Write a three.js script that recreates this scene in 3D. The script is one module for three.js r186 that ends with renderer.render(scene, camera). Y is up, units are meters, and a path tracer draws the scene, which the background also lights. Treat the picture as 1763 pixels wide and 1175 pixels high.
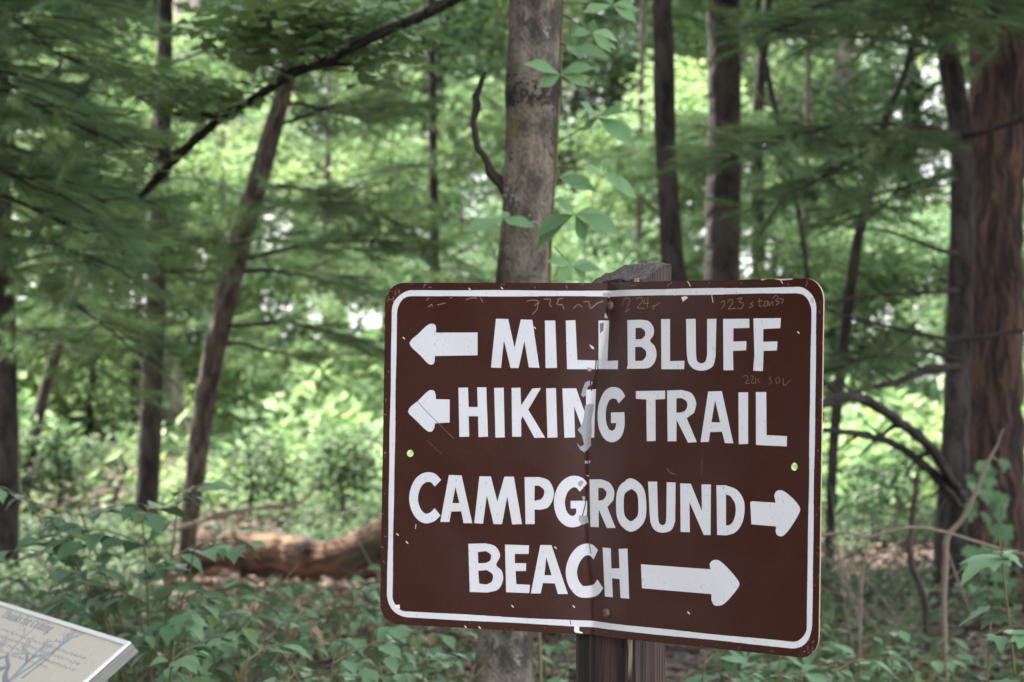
import * as THREE from 'three';
import { mergeGeometries } from 'three/addons/utils/BufferGeometryUtils.js';

// ------------------------------------------------------------------ camera, sky, sun, exposure
const IW = 1763, IH = 1175, F = 4400;                       // photograph size, focal length in its pixels
const renderer = new THREE.WebGLRenderer({ antialias: true });
renderer.toneMapping = THREE.LinearToneMapping;
renderer.toneMappingExposure = 4.85;
renderer.shadowMap.enabled = true;
const scene = new THREE.Scene();
const camera = new THREE.PerspectiveCamera(2 * Math.atan(IH / 2 / F) * 180 / Math.PI, IW / IH, 0.1, 900);
camera.position.set(0, 1.55, 0);
camera.rotation.order = 'YXZ';
camera.rotation.set(Math.atan((660 - IH / 2) / F), 0, 0.016);
camera.focus = 4.4;
camera.userData.fStop = 7.6;
camera.updateMatrixWorld(true);

{ // open, slightly hazy summer sky
  const w = 256, h = 128, d = new Float32Array(w * h * 4);
  for (let j = 0; j < h; j++) for (let i = 0; i < w; i++) {
    const el = Math.max(0, Math.sin(((j + 0.5) / h - 0.5) * Math.PI)), k = Math.pow(1 - el, 3), o = (j * w + i) * 4;
    d[o] = 0.67 + 0.2 * k; d[o + 1] = 0.71 + 0.16 * k; d[o + 2] = 0.77 + 0.1 * k; d[o + 3] = 1;
  }
  const sky = new THREE.DataTexture(d, w, h, THREE.RGBAFormat, THREE.FloatType);
  sky.mapping = THREE.EquirectangularReflectionMapping; sky.magFilter = THREE.LinearFilter; sky.needsUpdate = true;
  scene.background = sky; scene.environment = sky;
  scene.backgroundIntensity = 1; scene.environmentIntensity = 1;
}
const SUN = new THREE.Vector3(-0.5, 0.8, -0.42).normalize();
const sun = new THREE.DirectionalLight(new THREE.Color(1, 0.95, 0.86), 5);
sun.position.copy(SUN).multiplyScalar(80).add(new THREE.Vector3(0, 0, -30));
sun.target.position.set(0, 0, -30);
sun.castShadow = true; sun.shadow.mapSize.set(2048, 2048);
Object.assign(sun.shadow.camera, { left: -60, right: 60, top: 60, bottom: -60, near: 1, far: 220 });
scene.add(sun, sun.target);

// ------------------------------------------------------------------ helpers
const V = (x, y, z) => new THREE.Vector3(x, y, z);
function rngOf(seed) { let a = seed >>> 0; return () => { a = (a + 0x6D2B79F5) | 0; let t = Math.imul(a ^ (a >>> 15), 1 | a); t = (t + Math.imul(t ^ (t >>> 7), 61 | t)) ^ t; return ((t ^ (t >>> 14)) >>> 0) / 4294967296; }; }
const hash = (x, y, s) => { let n = (x * 374761393 + y * 668265263 + s * 1442695041) | 0; n = Math.imul(n ^ (n >>> 13), 1274126177); return ((n ^ (n >>> 16)) >>> 0) / 4294967296; };
function vnoise(x, y, px, py, s) {                           // value noise, periodic in px, py cells
  const xi = Math.floor(x), yi = Math.floor(y), fx = x - xi, fy = y - yi, u = fx * fx * (3 - 2 * fx), v = fy * fy * (3 - 2 * fy);
  const m = (a, p) => ((a % p) + p) % p, x0 = m(xi, px), x1 = m(xi + 1, px), y0 = m(yi, py), y1 = m(yi + 1, py);
  return (hash(x0, y0, s) * (1 - u) + hash(x1, y0, s) * u) * (1 - v) + (hash(x0, y1, s) * (1 - u) + hash(x1, y1, s) * u) * v;
}
function fbm(u, v, px, py, oct, s) { let a = 0.5, t = 0, n = 0; for (let k = 0; k < oct; k++) { t += a * vnoise(u * px, v * py, px, py, s + k); n += a; a *= 0.5; px *= 2; py *= 2; } return t / n; }
const sstep = (a, b, x) => { const t = Math.min(1, Math.max(0, (x - a) / (b - a))); return t * t * (3 - 2 * t); };
const mix = (a, b, t) => a + (b - a) * t;
const mix3 = (a, b, t) => [mix(a[0], b[0], t), mix(a[1], b[1], t), mix(a[2], b[2], t)];
const s8 = c => { c = Math.min(1, Math.max(0, c)); return 255 * (c <= 0.0031308 ? 12.92 * c : 1.055 * Math.pow(c, 1 / 2.4) - 0.055); };

// a pixel of the photograph and a depth along the view axis -> a point
function P(x, y, d) { return camera.localToWorld(V((x - IW / 2) / F * d, -(y - IH / 2) / F * d, -d)); }
function ray(x, y) { return P(x, y, 1).sub(camera.position).normalize(); }

const used = {};
function numbered(n) { const k = used[n] = (used[n] ?? -1) + 1; return k ? n + '_' + String(k).padStart(3, '0') : n; }
function thing(name, label, category, pos, group) {
  const o = new THREE.Group(); o.name = numbered(name); o.position.copy(pos); o.userData = { label, category };
  if (group) o.userData.group = group;
  scene.add(o); o.updateMatrixWorld(true); return o;
}
function part(name, geo, mat, parent) {
  const m = new THREE.Mesh(geo, mat); m.name = name; m.castShadow = m.receiveShadow = true; parent.add(m); return m;
}
function copies(name, geo, mat, mats, cols, parent) {
  const m = new THREE.InstancedMesh(geo, mat, mats.length); m.name = name; m.userData.kind = 'stuff'; m.castShadow = m.receiveShadow = true;
  mats.forEach((x, i) => m.setMatrixAt(i, x)); if (cols) cols.forEach((c, i) => m.setColorAt(i, c));
  parent.add(m); return m;
}
// tapered tube through points (relative to the parent's origin)
function tube(pts, rads, seg = 8, o = {}) {
  const { step = 0.12, rough = 0.04, seed = 1, cap = true, around = 1, lump = 3, along = 64 } = o;
  const curve = new THREE.CatmullRomCurve3(pts, false, 'centripetal'), L = curve.getLength(), n = Math.max(pts.length - 1, Math.min(140, Math.ceil(L / step)));
  curve.arcLengthDivisions = 400; const cp = curve.getSpacedPoints(n), pos = [], uv = [], idx = [];
  let t0 = cp[1].clone().sub(cp[0]).normalize(), nrm = Math.abs(t0.y) < 0.9 ? V(0, 1, 0) : V(0, 0, 1);
  nrm.sub(t0.clone().multiplyScalar(nrm.dot(t0))).normalize();
  let dist = 0;
  for (let i = 0; i <= n; i++) {
    const t = cp[Math.min(n, i + 1)].clone().sub(cp[Math.max(0, i - 1)]).normalize();
    nrm.sub(t.clone().multiplyScalar(nrm.dot(t))).normalize();
    const bi = t.clone().cross(nrm);
    if (i) dist += cp[i].distanceTo(cp[i - 1]);
    const f = i / n * (rads.length - 1), k = Math.min(rads.length - 2, Math.floor(f)), r = mix(rads[k], rads[k + 1], f - k);
    for (let j = 0; j <= seg; j++) {
      const a = j / seg * Math.PI * 2, w = 1 + rough * 2 * (fbm(j / seg, dist * 0.25, 4, along, 2, seed * 7) - 0.5) * lump / 2;
      const c = Math.cos(a) * r * w, s = Math.sin(a) * r * w;
      pos.push(cp[i].x + nrm.x * c + bi.x * s, cp[i].y + nrm.y * c + bi.y * s, cp[i].z + nrm.z * c + bi.z * s);
      uv.push(j / seg * around, dist);
    }
  }
  for (let i = 0; i < n; i++) for (let j = 0; j < seg; j++) { const a = i * (seg + 1) + j, b = a + seg + 1; idx.push(a, a + 1, b, a + 1, b + 1, b); }
  if (cap) for (const [row, p, flip] of [[0, cp[0], 1], [n, cp[n], 0]]) {
    const c = pos.length / 3; pos.push(p.x, p.y, p.z); uv.push(0.5, dist);
    for (let j = 0; j < seg; j++) { const a = row * (seg + 1) + j; flip ? idx.push(c, a + 1, a) : idx.push(c, a, a + 1); }
  }
  const g = new THREE.BufferGeometry(); g.setAttribute('position', new THREE.Float32BufferAttribute(pos, 3)); g.setAttribute('uv', new THREE.Float32BufferAttribute(uv, 2)); g.setIndex(idx); g.computeVertexNormals();
  return g;
}

// ------------------------------------------------------------------ textures and materials
function texPair(w, h, fn, rx = 1, ry = 1) {                 // fn(u, v) -> [r, g, b (linear), height]
  const a = new Uint8Array(w * h * 4), b = new Uint8Array(w * h * 4);
  for (let j = 0; j < h; j++) for (let i = 0; i < w; i++) {
    const o = (j * w + i) * 4, c = fn(i / w, j / h);
    a[o] = s8(c[0]); a[o + 1] = s8(c[1]); a[o + 2] = s8(c[2]); a[o + 3] = 255;
    b[o] = b[o + 1] = b[o + 2] = Math.max(0, Math.min(255, c[3] * 255)); b[o + 3] = 255;
  }
  const mk = (d, srgb) => { const t = new THREE.DataTexture(d, w, h); t.wrapS = t.wrapT = THREE.RepeatWrapping; t.magFilter = THREE.LinearFilter; t.minFilter = THREE.LinearMipmapLinearFilter; t.generateMipmaps = true; if (srgb) t.colorSpace = THREE.SRGBColorSpace; t.repeat.set(rx, ry); t.needsUpdate = true; return t; };
  return { map: mk(a, true), bump: mk(b, false) };
}
const std = o => new THREE.MeshStandardMaterial(o);
// the v of a trunk runs in metres: ry turns metres into repeats
const KNOT = [P(916, 160, 8.2).y, P(914, 272, 8.2).y];       // heights of the two dark-stained knots on the slender trunk
const barkSmooth = (() => {
  const TL = 2.0, near = (v, h, w) => { const f = ((h + 0.15) / TL) % 1, d = Math.min(Math.abs(v - f), 1 - Math.abs(v - f)) * TL; return sstep(w, w * 0.3, d); };
  const t = texPair(512, 1536, (u, v) => {
    const n = fbm(u, v, 8, 24, 5, 3), m = fbm(u, v, 3, 9, 5, 11), f = fbm(u, v, 70, 200, 3, 23), st = fbm(u, v, 24, 14, 3, 29);
    let c = mix3([0.055, 0.046, 0.036], [0.2, 0.17, 0.132], sstep(0.32, 0.68, n * 0.5 + f * 0.3 + st * 0.2));
    const dark = Math.max(sstep(0.5, 0.6, m * 0.75 + f * 0.25) * 0.85, sstep(0.42, 0.62, near(v, KNOT[0], 0.12) * 0.55 + (m - 0.5) * 1.3 + (f - 0.5) * 0.7 + (st - 0.5) * 0.5 + 0.08), sstep(0.42, 0.6, near(v, KNOT[1], 0.09) * 0.4 + (m - 0.5) * 1.3 + (f - 0.5) * 0.8 + 0.08));
    c = mix3(c, [0.012, 0.01, 0.009], dark * 0.94);                                            // dark stains, thickest round the knots
    c = mix3(c, [0.26, 0.275, 0.27], sstep(0.63, 0.68, fbm(u, v, 5, 15, 5, 43) * 0.8 + f * 0.2) * 0.75); // lichen
    c = mix3(c, [0.16, 0.13, 0.05], sstep(0.62, 0.75, fbm(u, v, 4, 12, 4, 71)) * 0.5);
    return [...c, n * 0.4 + f * 0.4 + st * 0.2];
  }, 1, 1 / TL);
  return std({ map: t.map, bumpMap: t.bump, bumpScale: 0.012, roughness: 0.92 });
})();
function barkRidged(dark, light, scale, seed, bump, ry) {
  const t = texPair(256, 768, (u, v) => {
    const warp = fbm(u, v, 4, 12, 4, seed) - 0.5, r = fbm(u + warp * 0.14, v, scale, Math.max(2, Math.round(scale * 0.8)), 4, seed + 9), f = fbm(u, v, 40, 110, 2, seed + 20);
    const ridge = sstep(0.32, 0.62, r), m = fbm(u, v, 3, 7, 3, seed + 33);
    let c = mix3(dark, light, ridge * 0.75 + f * 0.3 - 0.05);
    c = mix3(c, c.map(x => x * 1.5 + 0.01), sstep(0.5, 0.75, m) * 0.7);
    return [...c, ridge * 0.8 + f * 0.2];
  }, 1, ry);
  return std({ map: t.map, bumpMap: t.bump, bumpScale: bump, roughness: 0.95 });
}
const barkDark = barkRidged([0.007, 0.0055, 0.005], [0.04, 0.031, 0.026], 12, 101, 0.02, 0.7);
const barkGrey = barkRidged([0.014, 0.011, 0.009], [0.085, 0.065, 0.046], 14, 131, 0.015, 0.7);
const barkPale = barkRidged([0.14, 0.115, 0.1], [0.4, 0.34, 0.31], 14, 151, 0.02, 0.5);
const barkRed = barkRidged([0.009, 0.006, 0.005], [0.078, 0.043, 0.029], 18, 171, 0.05, 0.35);
const twigMat = std({ color: new THREE.Color(0.10, 0.08, 0.062), roughness: 0.95 });
const paleTwig = std({ color: new THREE.Color(0.16, 0.125, 0.098), roughness: 0.95 });
const stemMat = std({ color: new THREE.Color(0.12, 0.10, 0.05), roughness: 0.9 });
const leafMat = (r, g, b, tr = 0.4, ro = 0.95) => new THREE.MeshPhysicalMaterial({ color: new THREE.Color(r, g, b), roughness: ro, transmission: tr, thickness: 0, ior: 1.4, side: THREE.DoubleSide });
const LM = { shrubA: leafMat(0.105, 0.205, 0.1, 0.3), shrubB: leafMat(0.135, 0.245, 0.12, 0.3), shrubC: leafMat(0.075, 0.155, 0.07, 0.3), dry: leafMat(0.2, 0.13, 0.07, 0.2), shrubD: leafMat(0.14, 0.24, 0.07, 0.4), creeper: leafMat(0.15, 0.28, 0.12, 0.4), white: leafMat(1, 1, 1, 0.45, 1), needle: leafMat(1, 1, 1, 0.25, 1) };

// leaf of unit length along +z, blade facing +y, folded on its midrib; outline given as half widths along its length
function leafGeo(prof, fold, curl, rng) {
  const n = prof.length - 1, pos = [], idx = [];
  for (let i = 0; i <= n; i++) {
    const t = i / n, y = -curl * t * t + curl * 0.25 * t, w = prof[i];
    pos.push(-w, y + fold * w + (rng() - 0.5) * 0.03 * (w > 0 ? 1 : 0), t, 0, y, t, w, y + fold * w + (rng() - 0.5) * 0.03 * (w > 0 ? 1 : 0), t);
  }
  for (let i = 0; i < n; i++) for (const k of [0, 1]) { const a = i * 3 + k, b = a + 3; idx.push(a, b, a + 1, a + 1, b, b + 1); }
  const g = new THREE.BufferGeometry(); g.setAttribute('position', new THREE.Float32BufferAttribute(pos, 3)); g.setIndex(idx); g.computeVertexNormals(); return g;
}
const LR = rngOf(5);
const ovate = [0, 1, 2].map(k => leafGeo([0, 0.2, 0.29, 0.3, 0.25, 0.15, 0.05, 0], 0.18 + 0.1 * k, 0.12 + 0.12 * k, LR));
const obovate = [0, 1, 2].map(k => leafGeo([0, 0.07, 0.15, 0.22, 0.25, 0.2, 0.09, 0], 0.15 + 0.1 * k, 0.1 + 0.15 * k, LR));
function mapleGeo(curl) {                                   // palmate, five pointed lobes
  const sp = [[0, 0], [0.1, -0.04], [0.3, -0.02], [0.28, 0.12], [0.52, 0.32], [0.36, 0.36], [0.42, 0.62], [0.24, 0.56], [0.16, 0.66], [0.12, 0.84], [0, 1]];
  const out = [...sp, ...sp.slice(1, -1).reverse().map(([x, y]) => [-x, y])], pos = [0, 0.03, 0.35], idx = [];
  out.forEach(([x, z]) => pos.push(x, Math.abs(x) * 0.22 - curl * (z - 0.3) * (z - 0.3) - curl * x * x, z));
  for (let i = 0; i < out.length; i++) idx.push(0, 1 + (i + 1) % out.length, 1 + i);
  const g = new THREE.BufferGeometry(); g.setAttribute('position', new THREE.Float32BufferAttribute(pos, 3)); g.setIndex(idx); g.computeVertexNormals(); return g;
}
const maple = [0.15, 0.35, 0.6].map(mapleGeo);

// clump of n small leaves inside a flattened ball: geometry for crowns and ground plants
function clump(n, R, len, wid, flat, seed, tilt = 0.9) {
  const r = rngOf(seed), pos = [], q = new THREE.Quaternion(), e = new THREE.Euler(), v = V(0, 0, 0);
  for (let i = 0; i < n; i++) {
    const a = r() * 6.283, cz = r() * 2 - 1, rr = R * Math.cbrt(r()), s = Math.sqrt(1 - cz * cz);
    const c = V(Math.cos(a) * s * rr, cz * rr * flat, Math.sin(a) * s * rr), L = len * (0.7 + 0.6 * r()), W = wid * (0.7 + 0.6 * r());
    q.setFromEuler(e.set((r() - 0.4) * tilt, r() * 6.283, (r() - 0.5) * tilt, 'YXZ'));
    const pt = [[0, 0, 0], [-W / 2, W * 0.15, L * 0.45], [0, 0, L], [W / 2, W * 0.15, L * 0.45]].map(p => v.set(...p).applyQuaternion(q).add(c).toArray());
    pos.push(...pt[0], ...pt[1], ...pt[2], ...pt[0], ...pt[2], ...pt[3]);
  }
  const g = new THREE.BufferGeometry(); g.setAttribute('position', new THREE.Float32BufferAttribute(pos, 3)); g.computeVertexNormals(); return g;
}
const clumpFar = [clump(46, 0.5, 0.13, 0.1, 0.6, 11), clump(46, 0.5, 0.12, 0.095, 0.55, 12)];
const clumpTop = [clump(60, 0.95, 0.2, 0.15, 0.45, 13)];
const clumpHerb = clump(34, 0.32, 0.13, 0.07, 0.9, 15, 1.3);
// pine spray: a twig with bundles of long soft needles, along +z
const spray = (() => {
  const r = rngOf(17), pos = [];
  for (let k = 0; k < 20; k++) {
    const t = k / 19, z = t * 0.26;
    for (let i = 0; i < 5; i++) {
      const a = r() * 6.283, el = 0.5 + 0.5 * r() - 0.35 * t, L = 0.085 + 0.03 * r(), d = V(Math.cos(a) * Math.sin(el), Math.sin(a) * Math.sin(el), Math.cos(el));
      const s = V(-Math.sin(a), Math.cos(a), 0).multiplyScalar(0.0019), b = V(0, 0, z), m = b.clone().addScaledVector(d, L); m.y -= 0.012;
      pos.push(...b.clone().add(s).toArray(), ...b.clone().sub(s).toArray(), ...m.toArray());
    }
  }
  const g = new THREE.BufferGeometry(); g.setAttribute('position', new THREE.Float32BufferAttribute(pos, 3)); g.computeVertexNormals(); return g;
})();

// ------------------------------------------------------------------ ground
const bumpy = (x, z) => (fbm((x + 300) / 600, (z + 300) / 600, 64, 64, 3, 77) - 0.5);
function H(x, z) { const d = -z; const hollow = Math.exp(-((d - 19) * (d - 19) / 22 + (x + 1.4) * (x + 1.4) / 9)); return 1.5 * sstep(24, 75, d) + bumpy(x, z) * 0.5 * sstep(6, 14, d) * (1 - hollow) - 0.04 * hollow; }
{
  const nx = 150, nz = 190, pos = [], uv = [], idx = [];
  for (let j = 0; j <= nz; j++) for (let i = 0; i <= nx; i++) {
    const a = i / nx * 2 - 1, b = j / nz * 2 - 1, x = Math.sign(a) * (Math.abs(a) * 22 + Math.pow(Math.abs(a), 5) * 380), z = -26 + Math.sign(b) * (Math.abs(b) * 34 + Math.pow(Math.abs(b), 5) * 380);
    pos.push(x, H(x, z), z); uv.push(x, z);
  }
  for (let j = 0; j < nz; j++) for (let i = 0; i < nx; i++) { const a = j * (nx + 1) + i, b = a + nx + 1; idx.push(a, b, a + 1, a + 1, b, b + 1); }
  const g = new THREE.BufferGeometry(); g.setAttribute('position', new THREE.Float32BufferAttribute(pos, 3)); g.setAttribute('uv', new THREE.Float32BufferAttribute(uv, 2)); g.setIndex(idx); g.computeVertexNormals();
  const t = texPair(1024, 1024, (u, v) => {
    const n = fbm(u, v, 8, 8, 4, 201), f = fbm(u, v, 90, 90, 3, 211), k = fbm(u, v, 40, 40, 2, 221);
    let c = mix3([0.02, 0.015, 0.011], [0.1, 0.066, 0.045], sstep(0.3, 0.7, f * 0.7 + n * 0.3));
    c = mix3(c, [0.17, 0.115, 0.085], sstep(0.62, 0.72, k * 0.6 + f * 0.4));
    c = mix3(c, [0.05, 0.085, 0.03], sstep(0.58, 0.68, fbm(u, v, 5, 5, 5, 231)) * 0.5);
    return [...c, f * 0.6 + k * 0.4];
  }, 1 / 3.5, 1 / 3.5);
  const m = part('ground', g, std({ map: t.map, bumpMap: t.bump, bumpScale: 0.03, roughness: 1 }), scene);
  m.userData = { kind: 'structure', label: 'brown forest floor of leaf litter under the trees', category: 'ground' };
}
const onGround = (x, z) => V(x, H(x, z), z);
function G(px, d) { const p = P(px, 700, d); return onGround(p.x, p.z); }       // where a thing at that pixel column and depth stands
function stuff(name, label, category, geo, mat, mats, cols) { const m = copies(name, geo, mat, mats, cols, scene); m.userData = { kind: 'stuff', label, category }; return m; }
const M4 = (p, ry, s, rx = 0, rz = 0) => new THREE.Matrix4().compose(p, new THREE.Quaternion().setFromEuler(new THREE.Euler(rx, ry, rz, 'YXZ')), typeof s === 'number' ? V(s, s, s) : s);

// ------------------------------------------------------------------ broadleaf trees
const tint = (r, base, dv) => { const k = 1 + (r() - 0.5) * dv, y = (r() - 0.5) * 0.25; return new THREE.Color(base[0] * k * (1 + y), base[1] * k, base[2] * k * (1 - y)); };
function crown(parent, name, geo, o, seed) {                // o: center, rx, ry, n, scale, color, vary
  const r = rngOf(seed), ms = [], cs = [];
  const lobes = []; for (let k = 0; k < (o.lobes ?? 12); k++) { const a = r() * 6.283, u = r() * 2 - 1, q = 0.35 + 0.6 * r(), s = Math.sqrt(1 - u * u); lobes.push([V(Math.cos(a) * s * o.rx * q, u * o.ry * q * 0.95, Math.sin(a) * s * o.rx * q), 0.3 + 0.25 * r(), 0.75 + 0.5 * r()]); }
  for (let i = 0; i < o.n; i++) {
    const [c, w, br] = lobes[Math.floor(r() * lobes.length)], a = r() * 6.283, u = r() * 2 - 1, q = Math.cbrt(r()) * w, s = Math.sqrt(1 - u * u);
    const p = V(c.x + Math.cos(a) * s * o.rx * q, c.y + u * o.ry * q * 0.6, c.z + Math.sin(a) * s * o.rx * q).add(o.center);
    ms.push(M4(p, r() * 6.283, o.scale * (0.75 + 0.5 * r()), (r() - 0.5) * 0.7, (r() - 0.5) * 0.7));
    cs.push(tint(r, o.color, o.vary ?? 0.5).multiplyScalar(br));
  }
  return copies(name, geo, LM.white, ms, cs, parent);
}
function limbs(base, top, R, rad, n, seed) {                 // limbs that leave the trunk and spread into the crown
  const r = rngOf(seed), gs = [];
  for (let k = 0; k < n; k++) {
    const a = k * 2.4 + r(), f = 0.1 + 0.85 * k / n, p = base.clone().lerp(top, f), L = R * (0.6 + 0.35 * r()) * (1 - 0.4 * f);
    gs.push(tube([p, p.clone().add(V(Math.cos(a) * L * 0.5, L * 0.35, Math.sin(a) * L * 0.5)), p.clone().add(V(Math.cos(a) * L, L * 0.6, Math.sin(a) * L))], [rad * 0.5, rad * 0.3, rad * 0.08], 6, { step: 0.4, rough: 0.05, seed: seed + k }));
  }
  return gs;
}
function broadTree(name, label, base, o, group) {            // o: height, rad, crownR, bottom, n, mat, color, geo, lean
  const t = thing(name, label, 'tree', base, group), r = rngOf(o.seed), top = V((r() - 0.5) * 0.1 * o.height, o.height * 0.9, (r() - 0.5) * 0.1 * o.height);
  const mid = top.clone().multiplyScalar(0.5).add(V((r() - 0.5) * 0.3, 0, (r() - 0.5) * 0.3));
  const gs = [tube([V(0, -0.1, 0), mid, top], [o.rad * 1.15, o.rad * 0.9, o.rad * 0.25], 10, { step: 0.5, rough: 0.06, seed: o.seed }), ...limbs(V(0, o.bottom, 0).lerp(mid, 0.2), top, o.crownR, o.rad, o.limbs ?? 6, o.seed)];
  part('trunk', mergeGeometries(gs), o.mat, t);
  crown(t, 'crown', o.geo, { center: V(0, (o.bottom + o.height) / 2, 0), rx: o.crownR, ry: (o.height - o.bottom) / 2, n: o.n, scale: o.scale ?? 1, color: o.color, vary: o.vary, lobes: o.lobes }, o.seed + 500);
  return t;
}
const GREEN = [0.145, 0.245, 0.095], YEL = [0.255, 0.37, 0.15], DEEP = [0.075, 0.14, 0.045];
{ // the sunlit wood that closes the view
  const r = rngOf(301);
  for (let k = 0; k < 26; k++) {
    const d = 58 + 26 * r(), px = -500 + (k + r()) / 26 * 2760, h = 13 + 6 * r();
    broadTree('forest_tree', 'tall leafy tree in the sunlit wood that closes the view', G(px, d), { height: h, rad: 0.2 + 0.1 * r(), crownR: 3.2 + 1.2 * r(), bottom: 1.2 + 2 * r(), n: 420, mat: k % 3 ? barkGrey : barkPale, geo: clumpFar[k % 2], scale: 1.5, color: r() < 0.5 ? GREEN : YEL, seed: 310 + k, lobes: 16 }, 'tall leafy trees of the sunlit wood');
  }
  for (let k = 0; k < 22; k++) {
    const d = 40 + 16 * r(), px = -350 + (k + r()) / 22 * 2460, h = 4 + 4.5 * r();
    broadTree('understory_tree', 'low bushy green tree at the edge of the sunlit wood', G(px, d), { height: h, rad: 0.06 + 0.04 * r(), crownR: 1.5 + 0.8 * r(), bottom: 0.8, n: 230, mat: barkGrey, geo: clumpFar[k % 2], scale: 1.05, color: r() < 0.55 ? YEL : GREEN, seed: 360 + k, lobes: 10 }, 'low bushy trees at the edge of the wood');
  }
}
// tall trees beside the view, whose crowns shade the sign and the shrubs
for (const [x, z, h, R, k] of [[-5.6, -8.8, 14, 3.2, 0], [-4.6, -12.5, 14, 3.2, 1], [-6.5, -16.5, 15, 3.6, 2], [-8.6, -10, 16, 3.8, 3], [-8.4, -14, 16, 3.8, 4], [-4.4, -21, 14, 3.4, 5], [-10, -19, 16, 4, 6], [6, -15.5, 13, 2.6, 8], [7, -20, 14, 3.2, 9], [9, -26, 14, 3.4, 10], [6.6, -12, 13, 2.3, 11]])
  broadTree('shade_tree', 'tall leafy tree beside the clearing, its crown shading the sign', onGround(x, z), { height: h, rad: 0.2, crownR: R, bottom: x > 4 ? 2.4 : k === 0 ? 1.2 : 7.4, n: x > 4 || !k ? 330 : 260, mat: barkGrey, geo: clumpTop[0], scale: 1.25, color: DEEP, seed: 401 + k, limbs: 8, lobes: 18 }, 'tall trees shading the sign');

// wood on the other side of the path, behind and beside the camera: it keeps low daylight off the sign from that side
for (const [x, z, h, R, k] of [[-4.6, -0.4, 11, 2.4, 0], [-4.3, -3.6, 12, 2.3, 1], [-7.8, 0.5, 12, 3, 2], [-7.8, -3, 13, 3, 3], [-4.8, -6.4, 12, 2.3, 4], [-8.2, -6.4, 13, 2.8, 5]])
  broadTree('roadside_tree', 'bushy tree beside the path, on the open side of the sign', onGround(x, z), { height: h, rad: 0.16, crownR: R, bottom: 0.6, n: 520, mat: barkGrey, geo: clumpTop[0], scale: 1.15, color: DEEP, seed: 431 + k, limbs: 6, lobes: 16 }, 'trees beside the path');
{ // bushes in the clearing
  const r = rngOf(451);
  for (const [px, d] of [[190, 28], [430, 26], [590, 25], [640, 29], [90, 24], [1440, 27], [1560, 25], [1620, 31]])
    broadTree('bush', 'low dark bush standing in the sunlit clearing', G(px, d), { height: 0.6 + 0.6 * r(), rad: 0.02, crownR: 0.3 + 0.25 * r(), bottom: 0.1, n: 20, mat: barkGrey, geo: clumpHerb, scale: 0.9, color: [0.09, 0.155, 0.06], seed: 460 + px, limbs: 4, lobes: 7 }, 'low bushes in the clearing');
}
// ------------------------------------------------------------------ meadow and ground plants
{
  const r = rngOf(501), ms = [], cs = [], pxOf = (x, d) => IW / 2 + x / d * F;
  const bare = (x, d) => { const p = pxOf(x, d); return (p > 70 && p < 225 && d > 25 && d < 43) || (p > 270 && p < 700 && d > 15.5 && d < 20.6); };
  for (let k = 0; k < 11000; k++) {
    const d = 26 + 46 * Math.pow(r(), 0.85), x = (r() - 0.5) * (d * 0.46 + 8), p = onGround(x, -d), n = fbm((x + 50) / 100, d / 100, 30, 24, 3, 88), q = fbm((x + 50) / 100, d / 100, 50, 40, 3, 91);
    if (n < 0.37 || bare(x, d)) continue;
    const s = (0.6 + 0.7 * r()) * (0.5 + 1.3 * sstep(0.38, 0.66, q)); p.y += (0.14 + 0.3 * r()) * s; ms.push(M4(p, r() * 6.28, V(s, s * (1 + r() * 0.6), s), (r() - 0.5) * 0.6, (r() - 0.5) * 0.6)); cs.push(tint(r, mix3(DEEP, YEL, sstep(0.12, 0.5, fbm((x + 50) / 100, d / 100, 60, 50, 2, 95) * 0.6 + r() * 0.4)), 0.5).multiplyScalar(1.15));
  }
  stuff('meadow_plants', 'bright sunlit green herbs covering the clearing behind the trunks', 'plants', clumpHerb, LM.white, ms, cs);
  const ms2 = [], cs2 = [];
  for (let k = 0; k < 3600; k++) { const d = 11 + 18 * r(), x = (r() - 0.5) * (d * 0.46 + 3), n = fbm((x + 50) / 100, d / 100, 40, 40, 3, 99); if (n < 0.52 || bare(x, d) || (pxOf(x, d) > 1400 && d < 22 && n < 0.55)) continue; const p = onGround(x, -d); p.y += 0.06 + 0.12 * r(); ms2.push(M4(p, r() * 6.28, 0.35 + 0.45 * r(), (r() - 0.5) * 0.5, (r() - 0.5) * 0.5)); cs2.push(tint(r, [0.085, 0.145, 0.06], 0.6)); }
  stuff('ground_plants', 'low dark green plants scattered over the shaded forest floor', 'plants', clumpHerb, LM.white, ms2, cs2);
  const lit = clump(14, 0.4, 0.09, 0.06, 0.05, 19, 0.8), ms3 = [], cs3 = [];
  for (let k = 0; k < 5000; k++) { const d = 11 + 34 * r(), x = (r() - 0.5) * (d * 0.44 + 3), p = onGround(x, -d); p.y += 0.025; ms3.push(M4(p, r() * 6.28, 0.8 + 0.5 * r())); cs3.push(tint(r, [0.125, 0.086, 0.068], 0.9)); }
  stuff('fallen_leaves', 'dry brown leaves strewn over the forest floor', 'leaves', lit, std({ color: 0xffffff, roughness: 1, side: THREE.DoubleSide }), ms3, cs3);
}

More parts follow.
